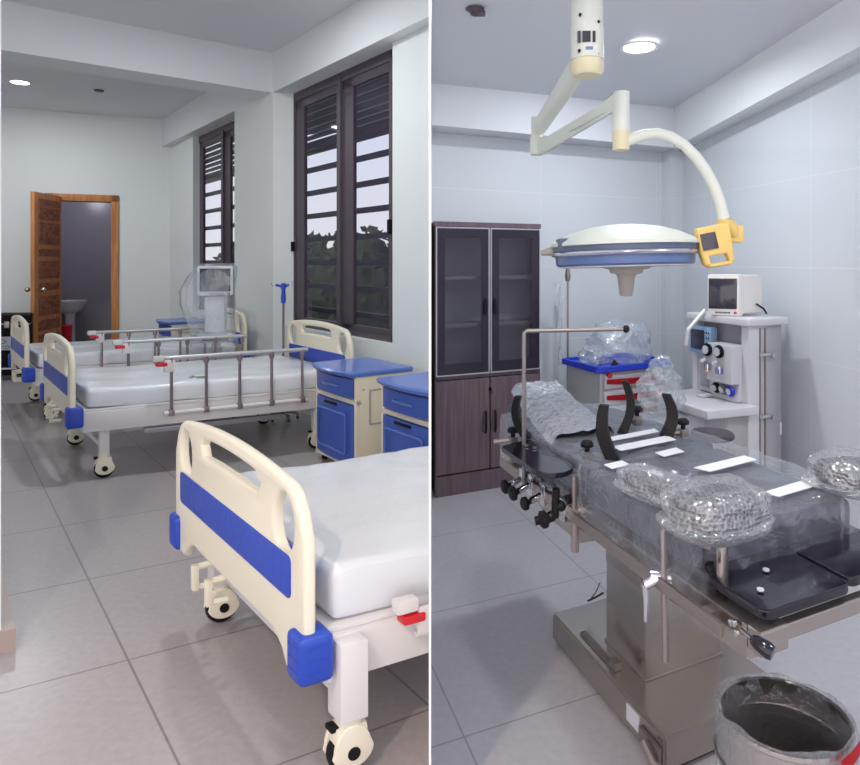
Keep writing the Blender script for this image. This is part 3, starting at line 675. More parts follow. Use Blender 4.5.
cP = U(30, 380, 0)
t = Thing('flight_case', cP, 8, 30, 'black equipment case with a pale printed band, left of the far bed', 'case')
bm = B(); box(bm, -1.0, 0, 0, .5, .06, .82, .015); t.part('shell', bm, M['case'])
bm = B(); box(bm, -1.0, -.08, -.006, .0, .38, .55, .003); bd_ = t.part('band', bm, M['caseband'], smooth=False, label='pale grey printed band')
text_part(t, 'MEDICON', .062, lambda a, b, c: (-.335 + a, -.008 - c, .415 + b), M['teal'], bd_)
bm = B()
plate(bm, [ell(-.335, .49, .07, .032, 0, 6), ell(-.335, .49, .055, .022, 0, 6)], .003, .001, lambda a, b, c: (a, -.008 + c, b)); t.part('emblem', bm, M['teal'], bd_)
bm = B(); box(bm, -1.0, -.15, -.008, .0, .14, .16); t.part('metal_strip', bm, M['wardrim'], smooth=False)
bm = B()
for xx in (-.9, -.06): box(bm, xx - .03, xx + .03, .05, .11, 0, .06, .008); box(bm, xx - .03, xx + .03, .38, .44, 0, .06, .008)
t.part('feet', bm, M['black'])
bm = B(); box(bm, -1.0, 0, -.004, .5, .70, .715); box(bm, -.96, -.90, -.02, 0, .66, .74, .004); box(bm, -.30, -.24, -.02, 0, .66, .74, .004); t.part('lid_seam', bm, M['steeld'])

# ================================================================ OPERATING ROOM (right of the partition)
CR = Vector((1.583, 5.442, 0)); RBD = Vector((math.cos(math.radians(25.9)), math.sin(math.radians(25.9)), 0)); RBN = Vector((-RBD.y, RBD.x, 0))
TH = math.radians(12); RWD = Vector((math.sin(TH), -math.cos(TH), 0)); RWN = Vector((math.cos(TH), math.sin(TH), 0))
def ceil_z(x, y): return 2.66 + .06 * (x - 1.4) - .08 * (y - 5.1)
zt = 3.6
def online(P0, dv, u):
    k = (u - CXP) / FPX; t = (k * P0.y - P0.x) / (dv.x - k * dv.y); return P0 + dv * t
def tile_mat(name, O, along): return tiled(name, (208, 214, 220), (219, 222, 227), O, along, Vector((0, 0, 1)), 1.06, .53, .006, .06, .02)
M['tileB'] = tile_mat('glazed_wall_tile_back', tuple(Vector((.44, 4.88, .4))), RBD)
M['tileR'] = tile_mat('glazed_wall_tile_right', tuple(online(CR, RWD, 811) + Vector((0, 0, .4))), RWD)
bm = B(); a = CR - RBD * 2.6; b = CR + RBD * .3; prism(bm, [a, b, b + RBN * .15, a + RBN * .15], 0, 3.3)
n2 = Vector((1, -PART_K, 0)).normalized()
bmesh.ops.bisect_plane(bm, geom=bm.verts[:] + bm.edges[:] + bm.faces[:], plane_co=n2 * .004, plane_no=-n2, clear_outer=True)
single('wall_back', bm, M['tileB'], 'glossy pale tiled back wall of the operating room', 'wall', kind='structure', smooth=False)
bm = B(); b = CR + RWD * 7; prism(bm, [CR, b, b + RWN * .15, CR + RWN * .15], 0, 3.4)
single('wall_right', bm, M['tileR'], 'glossy pale tiled right wall of the operating room', 'wall', kind='structure', smooth=False)
# dropped ceiling edge: soffit strips along back and right wall
def atline(P0, dv, u, v): q = online(P0, dv, u); return Vector((q.x, q.y, EYE + (HZ - v) * q.y / FPX))
fb0 = CR - RBN * .22 ; fr0 = CR - RWN * .17
# inner corner of the two faces
det = RBD.x * (-RWD.y) - RBD.y * (-RWD.x)
def isect(P, d, Q, e): k = ((Q.x - P.x) * e.y - (Q.y - P.y) * e.x) / (d.x * e.y - d.y * e.x); return P + d * k
IC = isect(fb0, RBD, fr0, RWD)
zs = 2.36
bm = B()
A0 = online(CR, RBD, 431.5); A1 = online(fb0, RBD, 431.5)
def v3(p, z): return Vector((p.x, p.y, z))
hexa(bm, [v3(A0, zs), v3(CR, zs), v3(IC, zs), v3(A1, zs)], [v3(A0, 3.1), v3(CR, 3.1), v3(IC, 3.1), v3(A1, 3.1)])
single('trim_4', bm, M['ceil_r'], 'dropped ceiling edge along the tiled back wall', 'bulkhead', kind='structure', smooth=False)
w1 = atline(CR, RWD, 859.5, 62.7); f1 = atline(fr0, RWD, 859.5, 46.5)
def ext(p0, z0, p1, L=1.5):
    d = (p1 - v3(p0, z0)); return p1 + d * L
W2, F2 = ext(CR, zs, w1), ext(IC, zs, f1)
bm = B(); hexa(bm, [v3(CR, zs), W2, F2, v3(IC, zs)], [v3(CR, 3.6), v3(W2, 3.6), v3(F2, 3.6), v3(IC, 3.6)])
single('trim_5', bm, M['beam'], 'dropped ceiling edge along the tiled right wall', 'bulkhead', kind='structure', smooth=False)
bm = B(); q = [Vector((PART_K * -1.5 + .01, -1.5, 0)), Vector((5.2, -1.5, 0)), Vector((5.2, 6.6, 0)), Vector((PART_K * 6.6 + .01, 6.6, 0))]
hexa(bm, [v3(p, ceil_z(p.x, p.y)) for p in q], [v3(p, ceil_z(p.x, p.y) + .12) for p in q])
single('ceiling', bm, M['ceil_r'], 'pale grey operating room ceiling', 'ceiling', kind='structure', smooth=False)
# corner pipe box and right wall strip
cp = online(CR - RBN * .0, RBD, 664); 
bm = B(); tube(bm, [v3(CR - RWN * .03 - RBN * .06, 0), v3(CR - RWN * .03 - RBN * .06, zs)], .014, 10)
single('trim_6', bm, M['white'], 'white vertical trim in the corner of the tiled walls', 'trim', kind='structure')
bm = B(); q0 = CR - RBD * .16; prism(bm, [q0, CR, CR - RBN * .10, q0 - RBN * .10], 0, zs)
single('trim_7', bm, M['tileB'], 'boxed tiled corner column of the operating room', 'trim', kind='structure', smooth=False)
# lights
def rc_pt(u, v):
    d = 3.5
    for _ in range(30):
        x = (u - CXP) / FPX * d; d = FPX * (ceil_z(x, d) - EYE) / (HZ - v)
    return Vector(((u - CXP) / FPX * d, d, ceil_z((u - CXP) / FPX * d, d) - .004))
P1 = rc_pt(639, 46)
downlight('downlight', P1, LAMP_R, 'bright round ceiling downlight of the operating room beside the lamp arm', r=.098)
for k, (x, y) in enumerate(((.45, 1.2), (2.1, 1.7), (.35, 3.3))):
    if k == 2: continue
    downlight('downlight', Vector((x, y, ceil_z(x, y) - .004)), LAMP_R * .8, ('operating room downlight over the bin, above the frame', 'operating room downlight by the right wall, above the frame')[k])
P = rc_pt(475, 8); bm = B(); lathe(bm, [(0, -.03), (.02, -.03), (.03, -.012), (.045, -.004), (.045, 0), (0, 0)], P); box(bm, P.x - .01, P.x + .05, P.y - .012, P.y + .012, P.z - .035, P.z - .01, .004)
single('sprinkler_head', bm, M['frame'], 'small dark fitting on the operating room ceiling, top left', 'fitting', origin=P)

# ---------------------------------------------------------------- wardrobe
P0 = Vector((-.285, 4.30, 0))
t = Thing('storage_cabinet', P0, 26, 10, 'tall dark laminate cabinet with smoked glass upper doors, at the tiled wall', 'cabinet')
Ww, Dw, Hw = .775, .24, 1.752
bm = B(); box(bm, 0, .018, 0, Dw, 0, Hw); box(bm, Ww - .018, Ww, 0, Dw, 0, Hw); box(bm, 0, Ww, Dw - .01, Dw, 0, Hw); box(bm, -.005, Ww + .005, -.008, Dw, Hw - .03, Hw); box(bm, 0, Ww, 0, Dw, .05, .07); box(bm, 0, Ww, 0, Dw, .74, .76)
t.part('body', bm, M['darkwood'], smooth=False)
bm = B(); box(bm, .002, Ww - .002, -.012, .01, 0, .13); t.part('plinth', bm, M['darkwood'], smooth=False)
for z in (1.07, 1.38):
    bm = B(); box(bm, .02, Ww - .02, .03, Dw - .012, z, z + .022); t.part('shelf', bm, M['wardrim'], smooth=False)
bm = B(); box(bm, .02, Ww - .02, Dw - .016, Dw - .011, .77, Hw - .03); t.part('inner_back', bm, M['wardin'], smooth=False)
hw = Ww / 2
for k in (0, 1):
    x0, x1 = k * hw + .004, (k + 1) * hw - .004
    bm = B(); plate(bm, [rrect(x0, x1, .765, Hw - .035, .003, 2), rrect(x0 + .008, x1 - .008, .773, Hw - .043, .003, 2)], .022, .001, lambda a, b, c: (a, -.012 + c, b)); dr = t.part('glass_door', bm, M['wardrim'], smooth=False, label='silver-edged smoked glass door')
    bm = B(); plate(bm, [rrect(x0 + .008, x1 - .008, .773, Hw - .043, .003, 2), rrect(x0 + .062, x1 - .062, .84, Hw - .10, .003, 2)], .014, .001, lambda a, b, c: (a, -.012 + c, b)); t.part('dark_rim', bm, M['darkrim'], dr, smooth=False)
    bm = B(); box(bm, x0 + .01, x1 - .01, -.022, -.018, .775, Hw - .045); t.part('glass', bm, M['wardglass'], dr, smooth=False)
    hx_ = hw + (-.035 if k == 0 else .035)
    bm = B(); plate(bm, [ell(0, 0, .012, .055)], .012, .004, lambda a, b, c: (hx_ + a, -.03 + c, 1.20 + b)); t.part('handle', bm, M['black'], dr)
    bm = B(); box(bm, x0, x1, -.018, 0, .14, .735, .002); ld_ = t.part('lower_door', bm, M['darkwood'], smooth=False)
    bm = B(); tube(bm, [(hx_, -.03, .52), (hx_, -.045, .50), (hx_, -.045, .40), (hx_, -.03, .38)], .009, 8); t.part('handle', bm, M['black'], ld_)
bm = B(); lathe(bm, [(0, 0), (.012, 0), (.012, .008), (0, .008)], (hw - .0, -.026, .66), (0, 1, 0), 10); tube(bm, [(hw + .005, -.03, .66), (hw + .012, -.034, .63)], .004, 6); t.part('lock_key', bm, M['black'])

# ---------------------------------------------------------------- instrument trolley
P0 = Vector((.74, 4.22, 0))
t = Thing('instrument_trolley', P0, 29, 24, 'medical trolley with blue tray top and red drawer pulls', 'trolley')
bm = B(); box(bm, .0, .56, .0, .38, .12, .80, .01); t.part('body', bm, M['machineg'])
for x0_ in (0, .53):
    bm = B(); box(bm, x0_, x0_ + .03, -.012, .02, .12, .80, .006); t.part('corner_post', bm, M['rail'])
bm = B(); plate(bm, [rrect(-.03, .60, -.03, .42, .03)], .02, .006, lambda a, b, c: (a, b, .815 + c)); plate(bm, [rrect(-.03, .60, -.03, .42, .03), rrect(-.015, .585, -.015, .405, .025)], .022, .004, lambda a, b, c: (a, b, .833 + c)); t.part('tray_top', bm, M['trayblue'], label='bright blue tray top')
for k, (z0, z1) in enumerate(((.70, .79), (.60, .69), (.49, .59), (.33, .48), (.15, .32))):
    bm = B(); box(bm, .035, .525, -.014, .01, z0, z1 - .008, .004); dr = t.part('drawer', bm, M['machine'])
    zz = (z0 + z1) / 2
    bm = B(); n = 12
    V = [[bm.verts.new((.05 + .46 * i / n, -.018 - .02 * math.sin(PI * i / n), zz + .014 * s + (.0 if s > 0 else -.012 * math.sin(PI * i / n)))) for i in range(n + 1)] for s in (1, -1)]
    for i in range(n): bm.faces.new((V[0][i], V[0][i + 1], V[1][i + 1], V[1][i]))
    bmesh.ops.solidify(bm, geom=bm.faces[:], thickness=.006)
    t.part('drawer_pull', bm, M['red'], dr, label='red drawer pull')
bm = B(); lathe(bm, [(0, 0), (.017, 0), (.017, .016), (0, .016)], (.07, -.03, .785), (0, 1, 0), 14); t.part('lock_button', bm, M['red'])
for xx, yy in ((.05, .05), (.51, .05), (.05, .33), (.51, .33)):
    bm = B(); lathe(bm, [(0, -.012), (.045, -.012), (.05, 0), (.045, .012), (0, .012)], (xx, yy, .05), (1, 0, 0), 14); box(bm, xx - .018, xx + .018, yy - .018, yy + .018, .05, .125, .004); t.part('caster', bm, M['black'])
def blob(c, r, seed, sub=4, amp=.35, fr=2.2, sq=(1, 1, 1)):
    bm = B(); bmesh.ops.create_icosphere(bm, subdivisions=sub, radius=1)
    for v in bm.verts:
        q = v.co.copy(); k = 1 + amp * noise.noise(q * fr + Vector((seed, 0, 0))) + amp * .55 * abs(noise.noise(q * fr * 2.7 + Vector((0, seed, 0)))) + amp * .25 * noise.noise(q * fr * 6 + Vector((0, 0, seed)))
        v.co = Vector(c) + Vector((q.x * r[0] * k, q.y * r[1] * k, q.z * r[2] * k))
        if v.co.z < 0: v.co.z = .0
    return bm
def bagthing(name, P, bm, label, cat='plastic bag', m='filmw', group=None):
    o = single(name, bm, M[m], label, cat, group, smooth=True); o.location = P; return o
Pt = t.loc + t.w((.29, .2, .826))
bagthing('plastic_bag', Pt, blob((0, 0, .10), (.19, .14, .15), 2), 'big crumpled clear plastic bag heaped on the blue trolley tray')
Pt2 = t.loc + t.w((.06, .17, .826)); bagthing('plastic_bag', Pt2, blob((0, 0, .05), (.075, .09, .07), 7), 'small crumpled clear bag at the left end of the blue tray')
Pt3 = t.loc + t.w((.51, .22, .826)); bagthing('plastic_bag', Pt3, blob((0, 0, .09), (.075, .11, .12), 11), 'tall crumpled clear bag at the right end of the blue tray')
Pt4 = t.loc + t.w((.14, .02, .826)); bm = B(); lathe(bm, [(0, 0), (.028, 0), (.02, .02), (.008, .045), (0, .05)], seg=12); o = single('rubber_cap', bm, M['black'], 'small black rubber cone on the front of the blue tray', 'cap'); o.location = Pt4

# drip stand by the trolley (pole top under the lamp head)
t = Thing('drip_stand', (.615, 4.75, 0), 26, 20, 'thin steel drip stand with loose plastic strip, left of the trolley', 'drip stand')
bm = B(); tube(bm, [(0, 0, .04), (0, 0, 1.43)], .008, 8); lathe(bm, [(.0, 1.36), (.016, 1.36), (.022, 1.40), (.013, 1.45), (.0, 1.46)], seg=10); t.part('pole', bm, M['steeld'])
bm = B()
for k in range(5): a = 2 * PI * k / 5 + .3; tube(bm, [(0, 0, .06), (.075 * math.cos(a), .075 * math.sin(a), .03)], .01, 8)
t.part('base', bm, M['steeld'])
bm = B(); V = []
for i in range(15):
    z = 1.36 - i * .042; V.append([bm.verts.new((-.11 + .07 * k / 4 * (1 - i / 20) + .035 * i / 14 + .008 * math.sin(i * 1.3 + k), .0 + .012 * math.sin(k * 1.7 + i * .9), z)) for k in range(5)])
for a, b in zip(V, V[1:]):
    for k in range(4): bm.faces.new((a[k], a[k + 1], b[k + 1], b[k]))
bmesh.ops.solidify(bm, geom=bm.faces[:], thickness=.001)
t.part('plastic_strip', bm, M['filmw'], label='loose clear plastic strip')

# ---------------------------------------------------------------- anaesthesia machine and monitor
P0 = Vector((1.505, 3.80, 0))
t = Thing('anaesthesia_machine', P0, 27, 20, 'tall grey anaesthesia machine with gauges and desk, by the right wall', 'medical machine')
Wm = .50; Dm = .27
bm = B(); box(bm, .0, Dm, .0, .06, .08, 1.14, .006); box(bm, .0, Dm, Wm - .05, Wm, .08, 1.14, .006); box(bm, .10, Dm, .0, Wm, .08, 1.14, .006); box(bm, -.28, .02, .20, Wm, .08, .62, .01); box(bm, -.15, .02, .02, .25, .08, .64, .006); t.part('cabinet_body', bm, M['machine'])
bm = B(); box(bm, -.145, .0, .012, .022, .09, .63, .003); t.part('side_panel', bm, M['machineg'], label='grey-green side panel under the desk')
bm = B(); plate(bm, [[(-.33, -.02), (.02, -.06), (.02, Wm), (-.28, Wm), (-.34, Wm * .6)]], .05, .008, lambda a, b, c: (a, b, .672 + c)); t.part('desk', bm, M['machine'])
bm = B(); plate(bm, [rrect(-.03, Dm + .03, -.03, Wm + .03, .02)], .042, .008, lambda a, b, c: (a, b, 1.155 + c)); t.part('top_shelf', bm, M['machine'])
bm = B(); box(bm, .0, .1, .06, .15, .70, .96, .004); box(bm, .06, .1, .06, Wm - .05, .66, 1.13); t.part('recess_panel', bm, M['machd'])
bm = B(); box(bm, .015, .06, .30, Wm - .05, .70, .95, .004); t.part('left_panel', bm, M['machine'])
bm = B(); box(bm, .0, .02, .35, .42, .73, .90, .004); t.part('inset_slot', bm, M['machineg'])
bm = B(); box(bm, -.03, .03, .29, Wm - .01, .935, 1.10, .01); dp = t.part('display', bm, M['panelblue'], label='light blue framed display')
bm = B(); box(bm, -.036, -.028, .345, Wm - .03, .96, 1.08, .003); t.part('screen', bm, M['screen'], dp)
bm = B()
for i in range(4):
    for yy in (.305, .325): lathe(bm, [(0, 0), (.006, 0), (.006, .004), (0, .004)], (-.034, yy, .97 + i * .032), (1, 0, 0), 8)
t.part('buttons', bm, M['screen'], dp)
# vaporiser block
bm = B(); box(bm, -.09, .04, .05, .26, .80, 1.02, .012); vb = t.part('gas_block', bm, M['machine'])
for yy in (.10, .20):
    bm = B(); lathe(bm, [(0, -.01), (.036, -.01), (.038, .0), (.034, .012), (0, .012)], (-.10, yy + .04, .98), (1, 0, 0), 20); gg = t.part('pressure_dial', bm, M['black'], vb)
    bm = B(); lathe(bm, [(0, 0), (.026, 0), (.02, .012), (0, .014)], (-.118, yy + .04, .98), (1, 0, 0), 18); t.part('dial_face', bm, M['grey'], gg)
    bm = B(); tube(bm, [(-.12, yy + .03, .93), (-.14, yy + .05, .91)], .014, 10); tube(bm, [(-.11, yy + .03, .90), (-.11, yy + .03, .86)], .018, 12); t.part('valve', bm, M['chrome'], vb)
bm = B(); box(bm, -.125, -.09, .055 + .06, .085 + .06, .855, .885, .004); t.part('blue_tag', bm, M['blue'], vb)
bm = B(); box(bm, -.125, -.09, .225, .245, .85, .90, .004); t.part('yellow_tag', bm, M['yellow'], vb)
for yy, mn, m in ((.215, 'black_gauge', 'black'), (.155, 'grey_gauge', 'steeld'), (.095, 'blue_gauge', 'trayblue')):
    bm = B(); lathe(bm, [(0, 0), (.03, 0), (.033, .01), (.028, .02), (0, .02)], (-.06, yy, .755), (1, 0, .25), 20); gg = t.part(mn, bm, M[m])
    bm = B(); lathe(bm, [(0, 0), (.019, 0), (.016, .006), (0, .006)], (-.07, yy, .756), (1, 0, .25), 18); t.part('dial_face', bm, M['grey'], gg)
bm = B(); hexa(bm, [(-.045, .05, .70), (.05, .05, .70), (.05, .26, .70), (-.045, .26, .70)], [(-.02, .05, .81), (.05, .05, .81), (.05, .26, .81), (-.02, .26, .81)]); t.part('gauge_shelf', bm, M['machine'], smooth=False)
bm = B()
for xx in (.085, .125): box(bm, xx, xx + .008, -.008, .0, .1, 1.12)
t.part('side_track', bm, M['steeld'], smooth=False)
for z in (.62, .97):
    bm = B(); tube(bm, [(.08, -.02, z), (.15, -.02, z + .0)], .012, 10); lathe(bm, [(0, 0), (.014, .0), (.014, .02), (0, .024)], (.16, -.02, z - .01), (1, 0, 0), 10); t.part('track_clamp', bm, M['chrome'])
bm = B(); box(bm, .25, .26, -.01, 0, .50, .57, .002); t.part('side_switch', bm, M['white'])
for xx, yy in ((-.22, .2), (-.22, .44), (.22, .05), (.22, .44)):
    bm = B(); lathe(bm, [(0, -.015), (.04, -.015), (.043, 0), (.04, .015), (0, .015)], (xx, yy, .042), (1, 0, 0), 14); t.part('caster', bm, M['black'])
bm = B(); tube(bm, [t.local(D(686, 345, 4.1)), t.local(D(688, 330, 4.08)), t.local(D(698, 318, 4.1)), t.local(D(705, 310, 4.12))], .012, 8); t.part('hose', bm, M['white'])
desk_t = t
bm = B()
for k in range(4): box(bm, -.2 + k * .02, -.185 + k * .02, .36 + .02 * k, .40 + .02 * k, .0, .010, .003)
box(bm, -.14, -.04, .24, .30, .0, .012, .004)
for v in bm.verts: v.co = t.w(v.co)
o = single('connector_parts', bm, M['grey'], 'small loose connector fittings lying on the machine desk', 'fittings'); o.location = t.loc + Vector((0, 0, .6985))
# monitor on top
Pm = D(707, 316, 4.03); Pm.z = 1.1775
t = Thing('patient_monitor', Pm, -25, -60, 'white boxy patient monitor with black screen on the machine top', 'monitor')
wm = .18
bm = B(); box(bm, 0, wm, 0, .04, .0, .245, .012); box(bm, .008, wm - .005, .03, .22, .01, .24, .02); t.part('casing', bm, M['white'])
bm = B(); box(bm, .01, wm - .013, -.004, .005, .04, .22, .004); t.part('screen', bm, M['screen'])
bm = B()
for k in range(6): box(bm, .05 + k * .014, .058 + k * .014, -.004, .005, .014, .024)
t.part('buttons', bm, M['screen'], smooth=False)
bm = B(); box(bm, wm - .028, wm - .014, -.005, .005, .012, .026, .002); t.part('red_button', bm, M['red'])
bm = B(); tube(bm, [(wm + .05, .16, .01), (wm + .04, .15, .04), (wm + .01, .13, .07)], .005, 6); t.part('cable', bm, M['black'])

# bundle of plastic behind the table, by the trolley
Pb = Vector((.985, 3.70, 0))
t = Thing('covered_stool', Pb, 20, 20, 'pale stand topped by a large crumpled clear bag between trolley and machine', 'stand')
bm = B(); tube(bm, [(0, 0, .04), (0, 0, .62)], .02, 10); lathe(bm, [(0, 0), (.14, 0), (.14, .03), (.03, .05), (0, .05)], seg=20); t.part('pedestal', bm, M['machineg'])
bm = B(); lathe(bm, [(0, .62), (.12, .62), (.13, .635), (.12, .65), (0, .65)], seg=24); t.part('top', bm, M['machineg'])
bm = blob((0, 0, .78), (.12, .10, .13), 21, amp=.3); t.part('crumpled_bag', bm, M['filmw'])
bm = blob((.01, 0, .92), (.06, .06, .06), 25, amp=.3); t.part('bag_knot', bm, M['filmw'])

# stool
t = Thing('stool', U(712, 432, .635) - Vector((0, 0, .635)), 20, 20, 'round dark-seated stool in front of the machine desk', 'stool')
bm = B(); lathe(bm, [(0, .605), (.10, .605), (.108, .612), (.108, .628), (.10, .636), (0, .638)], seg=30); t.part('seat', bm, M['stool'])
bm = B(); tube(bm, [(0, 0, .12), (0, 0, .6)], .014, 10); t.part('post', bm, M['chrome'])
for k in range(4):
    a = k * PI / 2 + .6; bm = B(); tube(bm, [(0, 0, .14), (.14 * math.cos(a), .14 * math.sin(a), .03)], .012, 8); lathe(bm, [(0, 0), (.018, 0), (.015, .03), (0, .03)], (.14 * math.cos(a), .14 * math.sin(a), 0), seg=8); t.part('leg', bm, M['chrome'])

# ---------------------------------------------------------------- surgical lamp
DL = 3.0
LP = D(624, 252, DL)
t = Thing('surgical_lamp', v3(D(586, 75, 2.75), ceil_z(.43, 2.75)), 0, 0, 'ceiling-hung surgical lamp with blue band, cream arms and yellow control box', 'lamp')
def W2L(p): return Vector(p) - t.loc
def pp(u, v, d): return W2L(D(u, v, d))
bm = B(); c = pp(587, 0, 2.75); zt_ = 0.02
lathe(bm, [(0, zt_), (.062, zt_), (.066, pp(0, 26, 2.75).z + .005), (.060, pp(0, 27, 2.75).z)], (c.x, c.y, 0), seg=28)
po = t.part('ceiling_post', bm, M['lampcream'])
bm = B(); lathe(bm, [(.058, pp(0, 27, 2.75).z + .01), (.067, pp(0, 29, 2.75).z), (.067, pp(0, 60, 2.75).z), (.06, pp(0, 61, 2.75).z)], (c.x, c.y, 0), seg=28); hb = t.part('hub', bm, M['lampcream'])
bm = B(); lathe(bm, [(.06, pp(0, 61, 2.75).z + .004), (.067, pp(0, 62, 2.75).z), (.067, pp(0, 72, 2.75).z), (.055, pp(0, 76, 2.75).z), (0, pp(0, 76, 2.75).z)], (c.x, c.y, 0), seg=28); t.part('end_cap', bm, M['lampend'], hb)
bm = B()
for k, (u, v0, v1) in enumerate(((579, 31, 42), (586.5, 31, 42), (594, 31, 42))):
    a = pp(u, v0, 2.75 - .066); b = pp(u, v1, 2.75 - .066); wdt = (.006, .016, .006)[k]
    box(bm, a.x - wdt, a.x + wdt, c.y - .069, c.y - .055, b.z, a.z)
t.part('label_window', bm, M['screen'], hb, smooth=False)
bm = B(); a = pp(589, 48, 2.69); box(bm, a.x - .014, a.x + .014, c.y - .069, c.y - .055, a.z - .008, a.z + .004); t.part('print', bm, M['lampblue'], hb, smooth=False)
bm = B()
for u, v in ((579, 51), (598, 53), (580, 15), (599, 21)):
    a = pp(u, v, 2.69); lathe(bm, [(0, 0), (.006, 0), (.006, .012), (0, .012)], (a.x, c.y - (.069 if u < 590 else .055), a.z), (0, 1, 0), 8)
t.part('screws', bm, M['black'], hb)
bm = B(); a = pp(579, 66, 2.78); b = pp(539, 128, 3.5); tube(bm, [a, b], [.044, .040], 16); t.part('upper_arm', bm, M['lampcream'])
bm = B(); c2 = pp(536.5, 0, 3.52)
lathe(bm, [(0, pp(0, 116, 3.52).z), (.026, pp(0, 117, 3.52).z), (.028, pp(0, 135, 3.52).z), (.034, pp(0, 137, 3.52).z), (.034, pp(0, 155, 3.52).z), (0, pp(0, 156, 3.52).z)], (c2.x, c2.y, 0), seg=20); t.part('elbow_joint', bm, M['lampcream'])
bm = B()     # spring arm: tapered box section
pa = [pp(539, 137, 3.5), pp(548, 138, 3.47), pp(600, 107, 3.05), pp(612, 93, 3.0), pp(617, 92, 3.0), pp(617, 111, 3.0), pp(604, 117, 3.05), pp(547, 153, 3.47), pp(539, 154, 3.5)]
F_, K_ = [bm.verts.new(p + Vector((0, -.03, 0))) for p in pa], [bm.verts.new(p + Vector((0, .03, 0))) for p in pa]
bm.faces.new(F_); bm.faces.new(K_[::-1])
for i in range(len(pa)): j = (i + 1) % len(pa); bm.faces.new((F_[i], K_[i], K_[j], F_[j]))
bmesh.ops.bevel(bm, geom=bm.edges[:], offset=.008, segments=2, affect='EDGES', clamp_overlap=True)
sa = t.part('spring_arm', bm, M['lampcream'])
bm = B(); tube(bm, [pp(552, 146, 3.40), pp(566, 133, 3.28), pp(585, 124, 3.12), pp(604, 113, 2.98)], .003, 6); t.part('arm_seam', bm, M['rail'], sa)
bm = B(); c3 = pp(621, 0, 3.0)
lathe(bm, [(0, pp(0, 91, 3).z), (.036, pp(0, 92, 3).z), (.038, pp(0, 95, 3).z), (.038, pp(0, 131, 3).z)], (c3.x, c3.y, 0), seg=22); cy_ = t.part('pivot_cylinder', bm, M['lampcream'])
bm = B(); lathe(bm, [(.038, pp(0, 131, 3).z), (.039, pp(0, 133, 3).z), (.037, pp(0, 150, 3).z), (0, pp(0, 152, 3).z)], (c3.x, c3.y, 0), seg=22); t.part('end_cap', bm, M['lampend'], cy_)
bm = B(); tube(bm, [pp(u, v, d) for u, v, d in ((622, 143, 3.0), (632, 139, 3.0), (645, 134.5, 3.0), (658, 133.5, 2.99), (671, 137, 2.98), (684, 145, 2.97), (696, 157, 2.96), (706, 171, 2.95), (714, 186, 2.94), (720, 202, 2.93), (724, 220, 2.92))], [.026, .026, .025, .024, .024, .024, .024, .024, .024, .024, .026], 14)
t.part('curved_arm', bm, M['lampcream'])
# lamp head
lc = W2L(LP); tilt = Vector((-.025, .02, 1)).normalized(); R0 = .318
def LH(prof, m, nm, par=None, seg=64, label=None):
    bm = B(); lathe(bm, prof, lc, tilt, seg); return t.part(nm, bm, m, par, label=label)
head = LH([(0, .122), (.08, .119), (.16, .108), (.24, .084), (.30, .056), (.322, .040), (.324, .028), (.31, .024), (0, .024)], M['lampcream'], 'lamp_dome', label='cream domed cover')
LH([(.0, .030), (.316, .030), (.318, .004), (.0, .004)], M['lampdark'], 'shadow_gap', head)
bm = B(); prof = [(R0 - .012 + .014 * math.cos(a), -.006 + .012 * math.sin(a)) for a in [2 * PI * k / 10 for k in range(11)]]; lathe(bm, prof, lc, tilt, 64); t.part('silver_ring', bm, M['lampsilver'], head)
LH([(.298, -.006), (.303, -.012), (.300, -.052), (.290, -.060), (.0, -.050)], M['lampblue'], 'blue_band', head)
LH([(.286, -.056), (.285, -.064), (.27, -.067), (.0, -.060)], M['lampdiff'], 'diffuser', head)
bm = B(); a = pp(541, 253, DL); b = pp(560, 250, DL); tube(bm, [a, a.lerp(b, .4), b], [.012, .018, .024], 12); t.part('side_handle', bm, M['taupe'], head)
bm = B(); b = pp(562, 246, DL); box(bm, b.x - .03, b.x + .02, b.y - .14, b.y - .02, b.z - .03, b.z + .03, .01); t.part('side_clamp', bm, M['lampdark'], head)
hh = lc + Vector((.01, -.0, 0))
bm = B(); lathe(bm, [(0, -.05), (.115, -.06), (.10, -.072), (.075, -.078), (.07, -.094), (.045, -.098), (.038, -.112), (.029, -.188), (.026, -.195), (0, -.197)], hh, (0, 0, 1), 28); t.part('sterile_handle', bm, M['taupe'], head, label='taupe sterile grip under the lamp')
# yellow control box
dv = 2.86
bm = B()
cb = [(695, 229), (727, 222), (732, 250), (733, 260), (728, 265), (708, 268), (703, 265), (699, 252)]
cut = [(707.5, 256.5), (725, 253.5), (728, 261), (710, 264)]
def q2(uv, yv): return (pp(uv[0], uv[1], dv).x, pp(uv[0], uv[1], dv).z)
fz = pp(700, 240, dv).y
plate(bm, [[q2(p, 0) for p in cb], [q2(p, 0) for p in cut]], .05, .010, lambda a, b, c: (a, fz + c, b))
yb = t.part('control_box', bm, M['yellow'], label='yellow control box')
scr = [(700, 234.5), (715, 231.5), (719, 248), (703.5, 251)]
bm = B(); plate(bm, [[(pp(u, v, dv - .028).x, pp(u, v, dv - .028).z) for u, v in scr]], .008, .001, lambda a, b, c: (a, fz - .026 + c, b)); t.part('control_screen', bm, M['screen'], yb)
bm = B(); a = pp(724, 222, dv + .06); b = pp(734, 236, dv + .09); tube(bm, [a + Vector((0, 0, .01)), a, a.lerp(b, .5), b], [.03, .034, .04, .03], 14); box(bm, b.x - .03, b.x + .035, b.y - .03, b.y + .03, b.z - .03, b.z + .045, .014); t.part('yoke', bm, M['yellow'], yb)
bm = B(); a = pp(692, 241, 2.95); b = pp(703, 241, 2.9); tube(bm, [a, b], .02, 12); t.part('head_pivot', bm, M['lampcream'], head)

